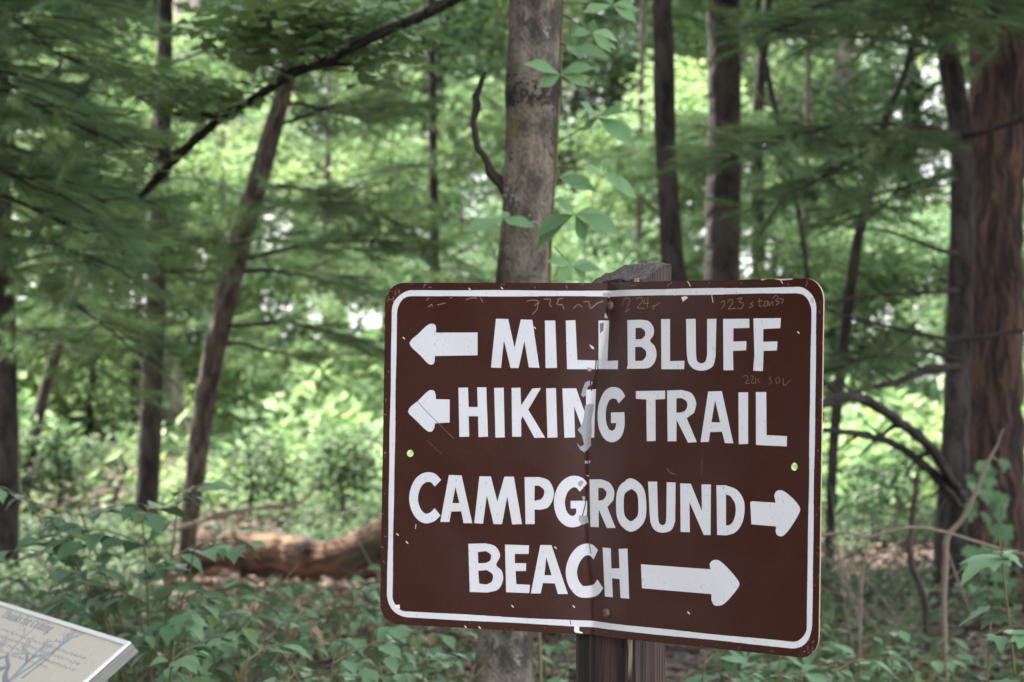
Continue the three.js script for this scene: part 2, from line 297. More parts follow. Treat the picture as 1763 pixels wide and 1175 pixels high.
// ------------------------------------------------------------------ trunks traced in the photograph: [pixel x, pixel y, pixel width] at one depth
function trunkPath(list, d, base) { return list.map(([x, y, , dd]) => P(x, y, d + (dd ?? 0)).sub(base)); }
function tracedTree(name, label, d, list, mat, o = {}) {
  const low = list[list.length - 1], base = G(o.foot ?? low[0], d), t = thing(name, label, 'tree', base, o.group);
  const pts = [V(0, -0.15, 0), ...trunkPath(list, d, base).reverse()], ws = list.map(e => e[2] / F * d / 2).reverse();
  const top = pts[pts.length - 1], tip = top.clone().add(V((o.tip?.[0] ?? 0), o.up ?? 7, (o.tip?.[1] ?? 0)));
  pts.push(top.clone().lerp(tip, 0.5).add(V(0.1, 0, 0)), tip);
  const rads = [ws[0] * 1.25, ...ws, ws[ws.length - 1] * 0.75, ws[ws.length - 1] * 0.2];
  const gs = [tube(pts, resample(pts, rads), o.seg ?? 14, { step: 0.08, rough: o.rough ?? 0.06, seed: o.seed ?? 1, around: o.around ?? 1, lump: 3 })];
  if (o.crown) gs.push(...limbs(top.clone().lerp(tip, 0.25), tip, o.crown.R, ws[0], 7, o.seed ?? 1));
  part('trunk', mergeGeometries(gs), mat, t);
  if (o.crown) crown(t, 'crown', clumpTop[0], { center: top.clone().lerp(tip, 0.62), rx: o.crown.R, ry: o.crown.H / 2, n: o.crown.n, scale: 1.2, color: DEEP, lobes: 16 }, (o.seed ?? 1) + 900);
  return t;
}
// radii given per control point -> evenly spaced along the curve
function resample(pts, rads) {
  const L = [0]; for (let i = 1; i < pts.length; i++) L.push(L[i - 1] + pts[i].distanceTo(pts[i - 1]));
  const out = [], n = 60, T = L[L.length - 1];
  for (let k = 0; k <= n; k++) { const s = k / n * T; let i = 1; while (i < L.length - 1 && L[i] < s) i++; out.push(mix(rads[i - 1], rads[i], Math.min(1, (s - L[i - 1]) / (L[i] - L[i - 1])))); }
  return out;
}
const bent = (parent, name, d, list, mat, seg = 7) => {       // a branch traced at depth d (or with its own depths), relative to its tree
  const pts = list.map(([x, y, , dd]) => P(x, y, dd ?? d).sub(parent.position)), rads = list.map(e => e[2] / F * (e[3] ?? d) / 2);
  return part(name, tube(pts, resample(pts, rads), seg, { step: 0.03, rough: 0.22, seed: Math.round(list[0][0]), lump: 4 }), mat, parent);
};
const centre = tracedTree('slender_tree', 'grey mottled slender tree trunk rising right behind the sign', 8.2, [[921, -60, 86], [920, 0, 86], [920, 60, 88], [918, 110, 92], [916, 160, 100], [916, 205, 94], [914, 260, 91], [910, 330, 89], [905, 400, 90], [898, 480, 91], [882, 800, 94], [869, 1120, 98], [866, 1180, 100]], barkSmooth, { seed: 3, seg: 28, rough: 0.06, up: 10, tip: [0.8, -0.5], crown: { R: 3.2, H: 6, n: 110 } });
bent(centre, 'dead_branch', 8.2, [[872, 330, 20], [862, 312, 17], [846, 300, 15], [836, 272, 14], [822, 256, 11], [818, 228, 13], [815, 208, 10], [820, 185, 14], [817, 168, 13], [826, 152, 10], [829, 138, 10], [835, 124, 5]], barkDark, 8);
bent(centre, 'branch', 10, [[921, -80, 34, 8.2], [780, 0, 19, 9.2], [700, 38, 17, 10], [640, 64, 18, 10.3], [560, 106, 15, 10.6], [500, 128, 18, 10.9], [440, 168, 15, 11.2], [375, 208, 15, 11.5], [300, 275, 16, 11.8], [262, 318, 16, 12], [242, 338, 10, 12.1]], barkDark, 8);
bent(centre, 'branch', 10, [[520, 120, 14, 10.8], [580, 110, 8, 10.9], [640, 116, 5, 11]], barkDark, 6);
bent(centre, 'branch', 10, [[395, 195, 12, 11.4], [330, 200, 9, 11.4], [300, 195, 6, 11.4]], barkDark, 6);

{ // fine side twigs of the drooping branch
  const r = rngOf(655);
  for (const [x, y, d] of [[740, 18, 9.6], [690, 42, 10], [650, 60, 10.3], [600, 86, 10.5], [560, 106, 10.6], [500, 128, 10.9], [470, 146, 11], [420, 180, 11.3], [375, 208, 11.5], [340, 240, 11.6], [300, 275, 11.8]]) {
    const sx = r() < 0.5 ? -1 : 1, l = 40 + 60 * r(); bent(centre, 'twig', d, [[x, y, 6], [x - l * 0.5, y - l * 0.25 * sx, 4], [x - l, y - l * (0.15 + 0.3 * r()) * sx, 2.5]], barkDark, 5);
  }
}
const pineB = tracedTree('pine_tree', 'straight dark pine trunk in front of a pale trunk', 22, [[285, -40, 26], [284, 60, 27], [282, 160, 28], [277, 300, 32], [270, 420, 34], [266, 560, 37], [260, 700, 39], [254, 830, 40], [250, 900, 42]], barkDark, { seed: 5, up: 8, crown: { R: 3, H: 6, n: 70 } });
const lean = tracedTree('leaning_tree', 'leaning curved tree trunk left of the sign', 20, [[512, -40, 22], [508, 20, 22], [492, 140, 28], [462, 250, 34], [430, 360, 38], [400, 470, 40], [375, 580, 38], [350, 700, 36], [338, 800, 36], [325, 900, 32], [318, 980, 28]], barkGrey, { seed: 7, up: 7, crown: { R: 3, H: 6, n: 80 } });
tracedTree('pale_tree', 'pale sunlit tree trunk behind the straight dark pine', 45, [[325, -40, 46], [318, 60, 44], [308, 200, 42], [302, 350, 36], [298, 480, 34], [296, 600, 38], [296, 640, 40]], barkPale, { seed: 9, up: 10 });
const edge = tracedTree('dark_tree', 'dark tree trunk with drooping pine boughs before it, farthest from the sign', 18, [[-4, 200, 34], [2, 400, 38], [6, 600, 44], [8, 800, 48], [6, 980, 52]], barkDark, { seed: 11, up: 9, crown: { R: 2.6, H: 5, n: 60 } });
tracedTree('leaning_sapling', 'thin sapling leaning between the two dark trunks', 24, [[260, 240, 14], [200, 380, 18], [135, 500, 22], [95, 610, 22], [70, 700, 20], [45, 830, 20], [38, 900, 20]], barkGrey, { seed: 13, up: 2 });
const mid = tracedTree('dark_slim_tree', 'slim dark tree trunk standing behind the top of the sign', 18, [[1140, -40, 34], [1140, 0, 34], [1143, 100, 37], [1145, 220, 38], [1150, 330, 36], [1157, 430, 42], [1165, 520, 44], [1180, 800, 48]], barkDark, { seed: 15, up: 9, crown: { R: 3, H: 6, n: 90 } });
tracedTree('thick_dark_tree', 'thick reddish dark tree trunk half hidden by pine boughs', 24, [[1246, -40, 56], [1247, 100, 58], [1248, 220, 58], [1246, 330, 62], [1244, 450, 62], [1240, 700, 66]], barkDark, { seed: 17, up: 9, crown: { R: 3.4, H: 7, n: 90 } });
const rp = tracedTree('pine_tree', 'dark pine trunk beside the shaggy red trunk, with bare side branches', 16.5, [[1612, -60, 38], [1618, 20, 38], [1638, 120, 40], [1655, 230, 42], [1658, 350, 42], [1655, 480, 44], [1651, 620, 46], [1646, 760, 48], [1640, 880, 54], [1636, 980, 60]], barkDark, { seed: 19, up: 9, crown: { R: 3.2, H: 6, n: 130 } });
const red = tracedTree('shaggy_tree', 'thick shaggy reddish trunk with green creeper at its foot', 17.2, [[1722, -60, 96], [1720, 60, 98], [1718, 200, 100], [1716, 350, 100], [1713, 500, 98], [1712, 650, 100], [1712, 800, 104], [1714, 950, 118], [1718, 1040, 140]], barkRed, { seed: 21, seg: 22, rough: 0.1, around: 2, up: 9, crown: { R: 4, H: 7, n: 160 } });
for (const [k, x, d, w] of [[3, 1098, 40, 12], [5, 560, 46, 14], [7, 1385, 34, 12]])
  tracedTree('far_sapling', 'thin bare sapling stem standing in the sunlit clearing', d, [[x + 12, -30, w * 0.8], [x + 4, 300, w * 0.9], [x, 620, w]], k % 2 ? barkGrey : barkPale, { seed: 60 + k, up: 3, seg: 8, group: 'thin saplings in the clearing' });

// bare side branches of the right-hand pine
for (const l of [
  [[1660, 92, 14, 16.3], [1600, 82, 11, 15.8], [1520, 66, 8, 15.4], [1430, 60, 7, 15], [1330, 52, 6, 14.6]],
  [[1655, 234, 16, 16.4], [1560, 226, 13, 15.8], [1480, 232, 10, 15.4], [1380, 246, 8, 15], [1260, 270, 7, 14.6]],
  [[1655, 236, 16, 16.4], [1590, 238, 16, 16], [1520, 268, 13, 15.6], [1470, 292, 10, 15.2], [1420, 300, 7, 15]],
  [[1652, 440, 10, 16.4], [1600, 424, 8, 16], [1540, 402, 7, 15.6], [1500, 392, 5, 15.4]],
  [[1650, 500, 12, 16.4], [1580, 505, 9, 16], [1500, 508, 8, 15.6], [1425, 522, 6, 15.2]],
  [[1760, 570, 9, 16.3], [1660, 584, 11, 16.2], [1580, 574, 9, 15.6], [1500, 555, 8, 15.2], [1440, 542, 6, 15]],
  [[1652, 630, 20, 16.4], [1590, 640, 18, 16], [1540, 660, 16, 15.6], [1500, 668, 12, 15.4], [1430, 690, 8, 15]],
  [[1660, 860, 22, 15.4], [1640, 830, 22, 15], [1605, 775, 24, 14.6], [1550, 728, 24, 14.2], [1490, 690, 24, 13.8], [1455, 684, 24, 13.6], [1415, 698, 22, 13.4], [1360, 720, 18, 13.2]],
  [[1650, 870, 20, 15.2], [1600, 808, 20, 14.8], [1540, 765, 18, 14.4], [1480, 748, 16, 14], [1420, 740, 12, 13.6]],
  [[1763, 205, 12, 16.2], [1690, 228, 13, 16.3], [1655, 236, 10, 16.4]],
]) {
  bent(rp, 'bare_branch', 16, l.map(e => [e[0], e[1], e[2] * 0.8, e[3]]), barkDark, 7);
  const r = rngOf(Math.round(l[0][0] + l[0][1] * 3));
  for (let k = 1; k < l.length; k++) { const [x, y, w, d] = l[k], t = r() < 0.5 ? -1 : 1, n = 30 + 50 * r(); bent(rp, 'twig', d, [[x, y, w * 0.4], [x - n * 0.5, y + t * n * 0.35, w * 0.28], [x - n * (0.8 + 0.4 * r()), y + t * n * 0.8, w * 0.16]], barkDark, 5); }
}
{ const s = tracedTree('slim_leaning_tree', 'thin dark stem leaning behind the edge of the sign beside the pine', 19, [[1560, 120, 10], [1530, 190, 14], [1505, 300, 16], [1480, 400, 18], [1462, 520, 20], [1448, 640, 20], [1436, 760, 18], [1430, 900, 16]], barkDark, { seed: 31, up: 1.5, seg: 8 }); }
{ const s = tracedTree('curved_sapling', 'thin dark stem curving beside the thick reddish dark trunk', 21, [[1300, 40, 8], [1318, 110, 10], [1335, 190, 11], [1352, 250, 10], [1368, 330, 9], [1390, 480, 9]], barkDark, { seed: 33, up: 1, seg: 8 }); }

// ------------------------------------------------------------------ pine boughs
function bough(parent, a, b, o, ms, cs, r) {                 // a, b: points in the world; adds a branch mesh and needle sprays
  const n = 5, pts = [], L = a.distanceTo(b);
  for (let i = 0; i <= n; i++) { const t = i / n, p = a.clone().lerp(b, t); p.y += (o.sag ?? 0.06) * L * Math.sin(Math.PI * t) + (r() - 0.5) * 0.04; p.z += (r() - 0.5) * 0.05; pts.push(p.sub(parent.position)); }
  const c = new THREE.CatmullRomCurve3(pts), gs = [tube(pts, [o.rad ?? 0.018, 0.006], 6, { step: 0.1, rough: 0.1 })];
  const add = (p, dir) => { const m = new THREE.Matrix4().lookAt(V(0, 0, 0), dir.clone().negate(), V(0, 1, 0)); const s = 0.8 + 0.5 * r(); m.scale(V(s, s, s)); m.setPosition(p); ms.push(m); cs.push(tint(r, o.color ?? [0.14, 0.225, 0.09], 0.9)); };
  const N = Math.round(L / 0.07 * (o.dense ?? 1));
  for (let k = 0; k < N; k++) {
    const t = (o.from ?? 0.2) + (1 - (o.from ?? 0.2)) * (k + r()) / N, p = c.getPoint(Math.min(1, t)), tan = c.getTangent(Math.min(1, t)), side = V(-tan.z, 0, tan.x).normalize().multiplyScalar(k % 2 ? 1 : -1);
    const l = (o.wide ?? 0.45) * (0.35 + 0.65 * (1 - t)) * (0.6 + 0.7 * r()) + 0.12, q = p.clone().addScaledVector(side, l * 0.75).addScaledVector(tan, l * 0.6); q.y += (r() - 0.6) * 0.16 * l * 3;
    gs.push(tube([p, p.clone().lerp(q, 0.5).add(V(0, 0.02, 0)), q], [0.005, 0.003], 4, { step: 0.2, cap: false }));
    const d0 = q.clone().sub(p).normalize();
    for (let u = 0.25; u <= 1.001; u += 0.11 / Math.max(0.15, l)) { const d = d0.clone().add(V((r() - 0.5) * 1.2, (r() - 0.4) * 0.7, (r() - 0.5) * 1.2)).normalize(); add(p.clone().lerp(q, u), d); }
  }
  part('branch', mergeGeometries(gs), barkDark, parent);
}
function boughs(parent, list, seed, opt = {}) {
  const r = rngOf(seed), ms = [], cs = [];
  for (const [x0, y0, d0, x1, y1, d1, o] of list) bough(parent, P(x0, y0, d0), P(x1, y1, d1), { ...opt, ...o }, ms, cs, r);
  copies('needles', spray, LM.needle, ms, cs, parent);
}
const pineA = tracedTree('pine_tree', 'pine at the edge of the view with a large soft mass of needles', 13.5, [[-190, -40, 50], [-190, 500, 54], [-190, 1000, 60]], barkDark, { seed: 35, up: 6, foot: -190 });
boughs(pineA, [
  [-190, -40, 13.5, 190, 20, 12.6], [-190, 60, 13.5, 190, 130, 12.4], [-190, 150, 13.5, 170, 230, 12.2], [-190, 180, 13.5, 200, 260, 13], [-190, 260, 13.5, 180, 350, 12.4],
  [-190, 330, 13.5, 150, 400, 12.6], [-190, -80, 13.5, 180, 60, 13.2], [-190, 100, 13.5, 60, 190, 11.6], [-190, 300, 13.5, 60, 330, 11.8], [-190, 420, 13.5, 180, 450, 13], [-190, 20, 13.5, 90, 80, 12], [-190, 220, 13.5, 110, 300, 12.8],
], 701, { wide: 0.55, dense: 0.6, color: [0.17, 0.275, 0.115] });
boughs(edge, [[0, 480, 18, 300, 470, 17], [0, 500, 18, 240, 610, 16.6], [0, 460, 18, 420, 420, 17.4], [0, 560, 18, 160, 640, 17], [0, 400, 18, 220, 395, 17.2], [10, 620, 18, 180, 560, 19]], 703, { wide: 0.5, dense: 0.62, color: [0.14, 0.225, 0.085] });
boughs(pineB, [[280, 330, 22, 120, 360, 21], [278, 310, 22, 420, 335, 21.5], [275, 400, 22, 480, 400, 21], [270, 440, 22, 90, 440, 22], [285, 110, 22, 430, 95, 22.6], [266, 560, 22, 420, 615, 21.8], [268, 520, 22, 110, 560, 22.5]], 705, { wide: 0.5, dense: 0.62 });
boughs(lean, [[445, 320, 20, 700, 395, 19.4], [405, 450, 20, 740, 425, 19.6], [380, 560, 20, 660, 600, 19.4], [400, 470, 20, 600, 500, 20.5], [470, 220, 20, 700, 175, 21], [480, 180, 20, 640, 215, 20.4], [375, 590, 20, 560, 640, 20.5], [420, 380, 20, 560, 360, 19]], 707, { wide: 0.5, dense: 0.66, from: 0.25 });
const pineC = tracedTree('pine_tree', 'distant dark pine left of the slender grey trunk', 27, [[742, -40, 14], [745, 200, 16], [748, 500, 20], [750, 700, 24]], barkDark, { seed: 37, up: 6 });
boughs(pineC, [[742, 120, 27, 560, 175, 26], [742, 130, 27, 880, 200, 26.4], [743, 180, 27, 610, 235, 26.4], [744, 210, 27, 860, 245, 26], [745, 350, 27, 640, 400, 26], [745, 370, 27, 860, 420, 26], [746, 430, 27, 600, 470, 26.4], [747, 460, 27, 820, 490, 26.4], [742, 60, 27, 640, 110, 26.5], [745, 290, 27, 680, 300, 26]], 709, { wide: 0.5, dense: 0.8 });
boughs(rp, [[1655, 234, 16.4, 1260, 275, 14.6, { from: 0.45 }], [1655, 240, 16.4, 1400, 320, 15, { from: 0.35 }], [1658, 250, 16.4, 1340, 350, 15.4, { from: 0.3 }], [1640, 80, 16.4, 1330, 50, 14.8, { from: 0.3 }], [1640, 20, 16.4, 1400, 20, 15, { from: 0.1 }], [1640, 10, 16.4, 1763, 70, 15, { from: 0 }], [1640, -30, 16.4, 1720, 50, 15, { from: 0 }], [1640, -20, 16.4, 1480, 60, 15.6], [1652, 300, 16.4, 1480, 380, 15.6, { from: 0.4 }], [1652, 620, 16.4, 1440, 640, 15.6, { from: 0.5 }], [1630, -60, 16.4, 1600, 40, 14.8, { from: 0.1 }]], 711, { wide: 0.45, dense: 0.68, color: [0.115, 0.19, 0.075] });
const pineD = tracedTree('pine_tree', 'pine with feathery boughs behind the slim dark trunk', 26, [[1305, 200, 20], [1306, 420, 24], [1308, 640, 28]], barkDark, { seed: 39, up: 3 });
boughs(pineD, [[1305, 240, 26, 1060, 275, 25], [1305, 290, 26, 1090, 320, 25], [1306, 330, 26, 1480, 350, 25], [1306, 380, 26, 1180, 410, 25], [1306, 420, 26, 1190, 470, 24.6], [1306, 410, 26, 1450, 470, 25], [1306, 260, 26, 1440, 280, 25], [1306, 200, 26, 1200, 220, 25], [1306, 440, 26, 1380, 490, 25], [1305, 225, 26, 1130, 245, 26.4]], 713, { wide: 0.5, dense: 0.8, color: [0.115, 0.2, 0.075] });

// leaves on the drooping branch of the slender tree
{
  const r = rngOf(751), g = clump(16, 0.2, 0.085, 0.075, 0.35, 21, 0.7), ms = [], cs = [];
  for (const [x, y, d, n, w] of [[560, 60, 10.8, 17, 75], [460, 90, 11.1, 9, 45], [620, 30, 10.6, 14, 70], [340, 175, 11.5, 10, 45], [500, 20, 11, 14, 70], [420, 45, 11.2, 8, 40], [300, 160, 11.6, 7, 40], [700, 60, 10.4, 8, 40], [230, 290, 12, 4, 30], [660, 110, 10.8, 6, 40]])
    for (let k = 0; k < n; k++) { const p = P(x + (r() - 0.5) * 2 * w, y + (r() - 0.5) * w * 0.9, d + (r() - 0.5) * 0.8).sub(centre.position); ms.push(M4(p, r() * 6.28, 0.7 + 0.6 * r(), (r() - 0.5) * 0.4, (r() - 0.5) * 0.4)); cs.push(tint(r, [0.19, 0.32, 0.11], 0.4)); }
  copies('leaves', g, LM.white, ms, cs, centre);
}

// ------------------------------------------------------------------ fallen log and dead wood on the floor
{
  const base = G(480, 20.5), t = thing('fallen_log', 'reddish brown rotting log lying on the forest floor left of the sign', 'log', base);
  const pts = [[318, 962, 20.6, 60], [340, 960, 20.5, 82], [430, 960, 20.4, 86], [520, 968, 20.3, 92], [590, 968, 20.2, 90], [640, 946, 20.2, 84], [700, 912, 20.2, 76], [770, 892, 20.3, 64]].map(e => [P(e[0], e[1], e[2]).sub(base), e[3] / F * e[2] / 2]);
  const g = tube(pts.map(e => e[0]), resample(pts.map(e => e[0]), pts.map(e => e[1])), 26, { step: 0.03, rough: 0.13, seed: 43, lump: 3, along: 36 });
  const logMat = (() => { const tx = texPair(512, 512, (u, v) => { const n = fbm(u, v, 10, 3, 5, 251), f = fbm(u, v, 50, 20, 3, 257); let c = mix3([0.014, 0.008, 0.006], [0.135, 0.066, 0.037], sstep(0.3, 0.7, n * 0.5 + f * 0.5)); c = mix3(mix3(c, [0.03, 0.04, 0.018], sstep(0.5, 0.62, fbm(u, v, 4, 3, 4, 269)) * 0.7), [0.3, 0.175, 0.1], sstep(0.58, 0.66, fbm(u, v, 5, 4, 4, 263)) * 0.8); return [...c, n * 0.6 + f * 0.4]; }, 1, 0.6); return std({ map: tx.map, bumpMap: tx.bump, bumpScale: 0.03, roughness: 0.95 }); })();
  part('log', g, logMat, t).name = 'trunk';
  bent(t, 'root', 20, [[590, 985, 40, 20.2], [575, 1010, 34, 20], [556, 1035, 26, 19.8]], logMat, 8);
  const pole = thing('dead_pole', 'thin dead pole leaning over the fallen log', 'branch', G(330, 19));
  bent(pole, 'stem', 19, [[300, 912, 7, 18.8], [380, 888, 9, 19], [440, 876, 9, 19.2], [520, 862, 7, 19.5], [550, 832, 4, 19.6]], paleTwig, 7).userData = {};
}
{ // bare stems and twigs by the right edge of the sign
  const mk = (name, label, d, lists, mat) => { const b = G(lists[0][0][0], d), t = thing(name, label, 'branch', b); lists.forEach((l, i) => bent(t, i ? 'twig' : 'stem', d, l.map(e => [e[0], e[1], e[2] * 0.72, e[3]]), mat, 7)); };
  const at0 = (x, d) => { const g = G(x, d).clone().project(camera); return (1 - g.y) / 2 * IH; };
  mk('bare_stem', 'pale bare stem forking upward before the shaggy red trunk', 11, [[[1632, at0(1632, 11), 14], [1626, 1040, 13], [1628, 975, 14], [1632, 925, 14], [1655, 898, 14], [1680, 850, 13], [1700, 800, 10], [1716, 770, 7], [1728, 738, 4]], [[1632, 950, 6], [1650, 1000, 5], [1668, 1045, 4]], [[1708, 786, 6], [1726, 800, 4]]], paleTwig);
  mk('bare_stem', 'reddish crooked bare stem left of the forked pale stem', 12.5, [[[1600, at0(1600, 12.5), 16], [1592, 1030, 16], [1575, 985, 17], [1566, 945, 16], [1572, 900, 14], [1576, 850, 13], [1580, 815, 10]], [[1568, 1000, 6], [1540, 1030, 4]]], barkGrey);
  mk('bare_stem', 'thin grey stem hanging under the long horizontal twig', 9.6, [[[1478, at0(1478, 9.6), 7], [1482, 1040, 7], [1486, 985, 6], [1494, 925, 6]], [[1380, 928, 6], [1430, 920, 7], [1460, 918, 7], [1494, 926, 8], [1530, 915, 7], [1570, 909, 8], [1625, 916, 8], [1690, 936, 8], [1740, 950, 6], [1790, 960, 5]], [[1430, 985, 4], [1470, 970, 5], [1520, 950, 5], [1560, 928, 4]]], paleTwig);
  mk('dead_branch', 'dead branch lying across the leaf litter under the pine', 13, [[[1400, 990, 8], [1440, 1022, 14], [1470, 1052, 14], [1490, 1075, 12], [1520, 1100, 8]], [[1610, 1165, 14, 12], [1660, 1145, 14, 12], [1710, 1140, 12, 12]]], barkGrey);
}

{
  const r = rngOf(877);
  for (const [px, d, label] of [[1465, 12, 'tangle of thin dead twigs beside the far edge of the sign'], [1545, 13, 'tangle of thin dead twigs under the arching dead branch'], [1610, 12, 'tangle of thin dead twigs at the foot of the dark pine'], [700, 15, 'tangle of thin dead twigs under the raised end of the log']]) {
    const base = G(px, d), t = thing('twig_tangle', label, 'twigs', base);
    for (let k = 0; k < 9; k++) { const a = V((r() - 0.5) * 0.3, -0.02, (r() - 0.5) * 0.3), b = V((r() - 0.5) * 1.3, 0.25 + 0.8 * r(), (r() - 0.5) * 0.8), c = a.clone().lerp(b, 0.5).add(V((r() - 0.5) * 0.2, 0.1 * r(), 0)); part('twig', tube([a, c, b], [0.006, 0.004, 0.002], 5, { step: 0.08, rough: 0.2 }), k % 2 ? paleTwig : twigMat, t); }
  }
}
// ------------------------------------------------------------------ shrubs: stems, twigs and single leaves
const qz = new THREE.Quaternion();
function putLeaf(parent, geo, mat, p, yaw, pitch, roll, s, name = 'leaf') {
  const m = part(name, geo, mat, parent); m.position.copy(p); m.rotation.set(pitch, yaw, roll, 'YXZ'); m.scale.setScalar(s); return m;
}
const MATS = [LM.shrubA, LM.shrubB, LM.shrubC, LM.shrubA, LM.shrubB];
function shrub(label, px, topY, d, spread, n, o = {}) {
  const base = G(px, d), t = thing('shrub', label, 'shrub', base, o.group), r = rngOf(o.seed ?? Math.round(px * 7 + topY + d * 100)), topH = P(px, topY, d).y - base.y;
  let gs = []; const shapes = o.shapes ?? [ovate, [...ovate, ...maple], [...ovate, ...obovate]][Math.floor(r() * 3)], len = o.len ?? 0.08; let left = n;
  const stems = o.stems ?? 6;
  for (let k = 0; k < stems; k++) {
    const a = k / stems * 6.283 + r() * 0.9, h = topH * (k ? 0.62 + 0.36 * r() : 0.99), R = k ? spread * (0.35 + 0.65 * r()) : spread * 0.15;
    const end = V(Math.cos(a) * R, h, Math.sin(a) * R * 0.7), pts = [V((r() - 0.5) * 0.06, -0.05, (r() - 0.5) * 0.06), end.clone().multiplyScalar(0.5).add(V(-end.x * 0.15, h * 0.1, 0)), end];
    const c = new THREE.CatmullRomCurve3(pts); gs.push(tube(pts, [0.008, 0.0025], 5, { step: 0.12, cap: false }));
    const m = Math.round(n / stems), twigs = Math.max(3, Math.round(m / 6));
    for (let w = 0; w < twigs && left > 0; w++) {
      const t0 = 0.45 + 0.55 * (w + 0.7) / twigs, p = c.getPoint(Math.min(1, t0)), ta = a + (w % 2 ? 1 : -1) * (0.5 + r()) + (r() - 0.5), l = spread * (0.22 + 0.35 * r());
      const q = p.clone().add(V(Math.cos(ta) * l, l * (0.1 + 0.25 * r()), Math.sin(ta) * l)); gs.push(tube([p, p.clone().lerp(q, 0.5).add(V(0, 0.015, 0)), q], [0.003, 0.0014], 4, { step: 0.1, cap: false }));
      const nl = Math.min(left, Math.round(m / twigs + r()));
      for (let i = 0; i < nl; i++) {
        const u = nl > 1 ? 0.15 + 0.85 * i / (nl - 1) : 1, lp = p.clone().lerp(q, u), yaw = Math.atan2(Math.cos(ta), Math.sin(ta)) + (i === nl - 1 ? (r() - 0.5) * 0.4 : (i % 2 ? 1 : -1) * (0.7 + 0.6 * r()));
        putLeaf(t, shapes[Math.floor(r() * shapes.length)], r() < 0.03 ? LM.dry : r() < 0.08 ? LM.shrubD : MATS[Math.floor(r() * MATS.length)], lp, yaw, 0.15 + (r() - 0.4) * 0.8, (r() - 0.5) * 0.8, len * (0.4 + 0.95 * r())); left--;
      }
    }
    part('stem', mergeGeometries(gs), stemMat, t); gs = [];
  }
  return t;
}
shrub('tall layered shrub reaching up before the leaning tree trunk', 280, 832, 8.4, 0.52, 280, { stems: 10, len: 0.1 });
shrub('broad leafy shrub behind the corner of the information panel', 90, 945, 8.8, 0.42, 130, { stems: 7, len: 0.085 });
const S1 = 'leafy shrubs in front of the fallen log', S2 = 'shrubs round the slender tree', S3 = 'low shrubs behind the sign post';
const narrow = { shapes: obovate, len: 0.1 };
for (const [px, ty, d, s, n, label, group, o] of [
  [420, 1000, 9.4, 0.45, 110, 'shrub just below the fallen log, beside the leaning trunk', S1], [590, 1000, 9, 0.42, 130, 'shrub under the broken root end of the fallen log', S1],
  [300, 1040, 7.6, 0.42, 130, 'shrub beside the corner of the information panel', S1], [480, 1060, 7.8, 0.45, 140, 'wide shrub in the thicket between the panel and the sign', S1],
  [640, 1060, 7.6, 0.38, 130, 'shrub tucked under the rounded lower corner of the sign', S1], [400, 1110, 7, 0.38, 110, 'low shrub at the foot of the tall layered shrub', S1],
  [550, 1115, 7.1, 0.38, 110, 'low shrub in front of the wide thicket shrub', S1], [720, 1110, 7.3, 0.32, 90, 'low shrub under the lower edge of the sign', S1],
  [200, 985, 10.4, 0.5, 110, 'shrub behind the tall layered shrub, beside the dark pine trunk', S1], [500, 1020, 11, 0.5, 110, 'shrub at the shaded side of the fallen log', S1],
  [0, 985, 9.6, 0.4, 100, 'shrub at the foot of the dark trunk farthest from the sign', S1], [280, 1105, 6.7, 0.3, 80, 'small shrub touching the side of the information panel', S1],
  [640, 1030, 12, 0.5, 100, 'shrub beyond the thicket, close to the log end', S1], [360, 1030, 12.2, 0.5, 100, 'shrub beyond the thicket, close to the leaning trunk', S1],
  [560, 1000, 13.4, 0.5, 100, 'low shrub in the shade right below the middle of the log', S1], [450, 1005, 14, 0.5, 90, 'low shrub right below the thin dead pole', S1], [650, 985, 14.6, 0.5, 90, 'low shrub right below the raised end of the log', S1], [700, 1040, 10.4, 0.4, 90, 'shrub between the log and the lower corner of the sign', S1],
  [780, 1075, 9.6, 0.36, 90, 'leafy shrub at the shaded side of the slender grey trunk', S2], [950, 1065, 10, 0.36, 90, 'leafy shrub between the slender grey trunk and the post', S2],
  [965, 1105, 8.4, 0.3, 80, 'low shrub touching the sign post', S2], [770, 1110, 8.2, 0.3, 80, 'low shrub in front of the slender grey trunk', S2],
  [1230, 1095, 9, 0.4, 90, 'low shrub with narrow leaflets right beside the sign post', S3, narrow], [1330, 1110, 8.6, 0.38, 90, 'low shrub with narrow leaflets under the lower edge of the sign', S3, narrow],
  [1470, 1085, 9.6, 0.4, 90, 'shrub with narrow leaflets below the dead branch on the litter', S3, narrow], [1390, 1075, 11, 0.42, 80, 'shrub with narrow leaflets behind the far lower corner of the sign', S3, narrow],
  [1520, 1125, 8.6, 0.32, 70, 'small shrub with narrow leaflets before the bare stems', S3, narrow], [1200, 1120, 7.8, 0.28, 60, 'small shrub with narrow leaflets before the post', S3, narrow],
  [1600, 1100, 10.5, 0.35, 60, 'shrub with narrow leaflets behind the maple seedling', S3, narrow], [1420, 1135, 7.8, 0.3, 60, 'small shrub with narrow leaflets under the sign corner', S3, narrow],
]) shrub(label, px, ty, d, s, n, { group, ...o });
shrub('maple seedling with broad lobed leaves below the bare stems', 1690, 1062, 6.8, 0.26, 46, { stems: 5, shapes: maple, len: 0.135 });
shrub('tall seedling with pale broad leaves before the shaggy red trunk', 1775, 890, 7, 0.16, 22, { stems: 3, len: 0.12 });

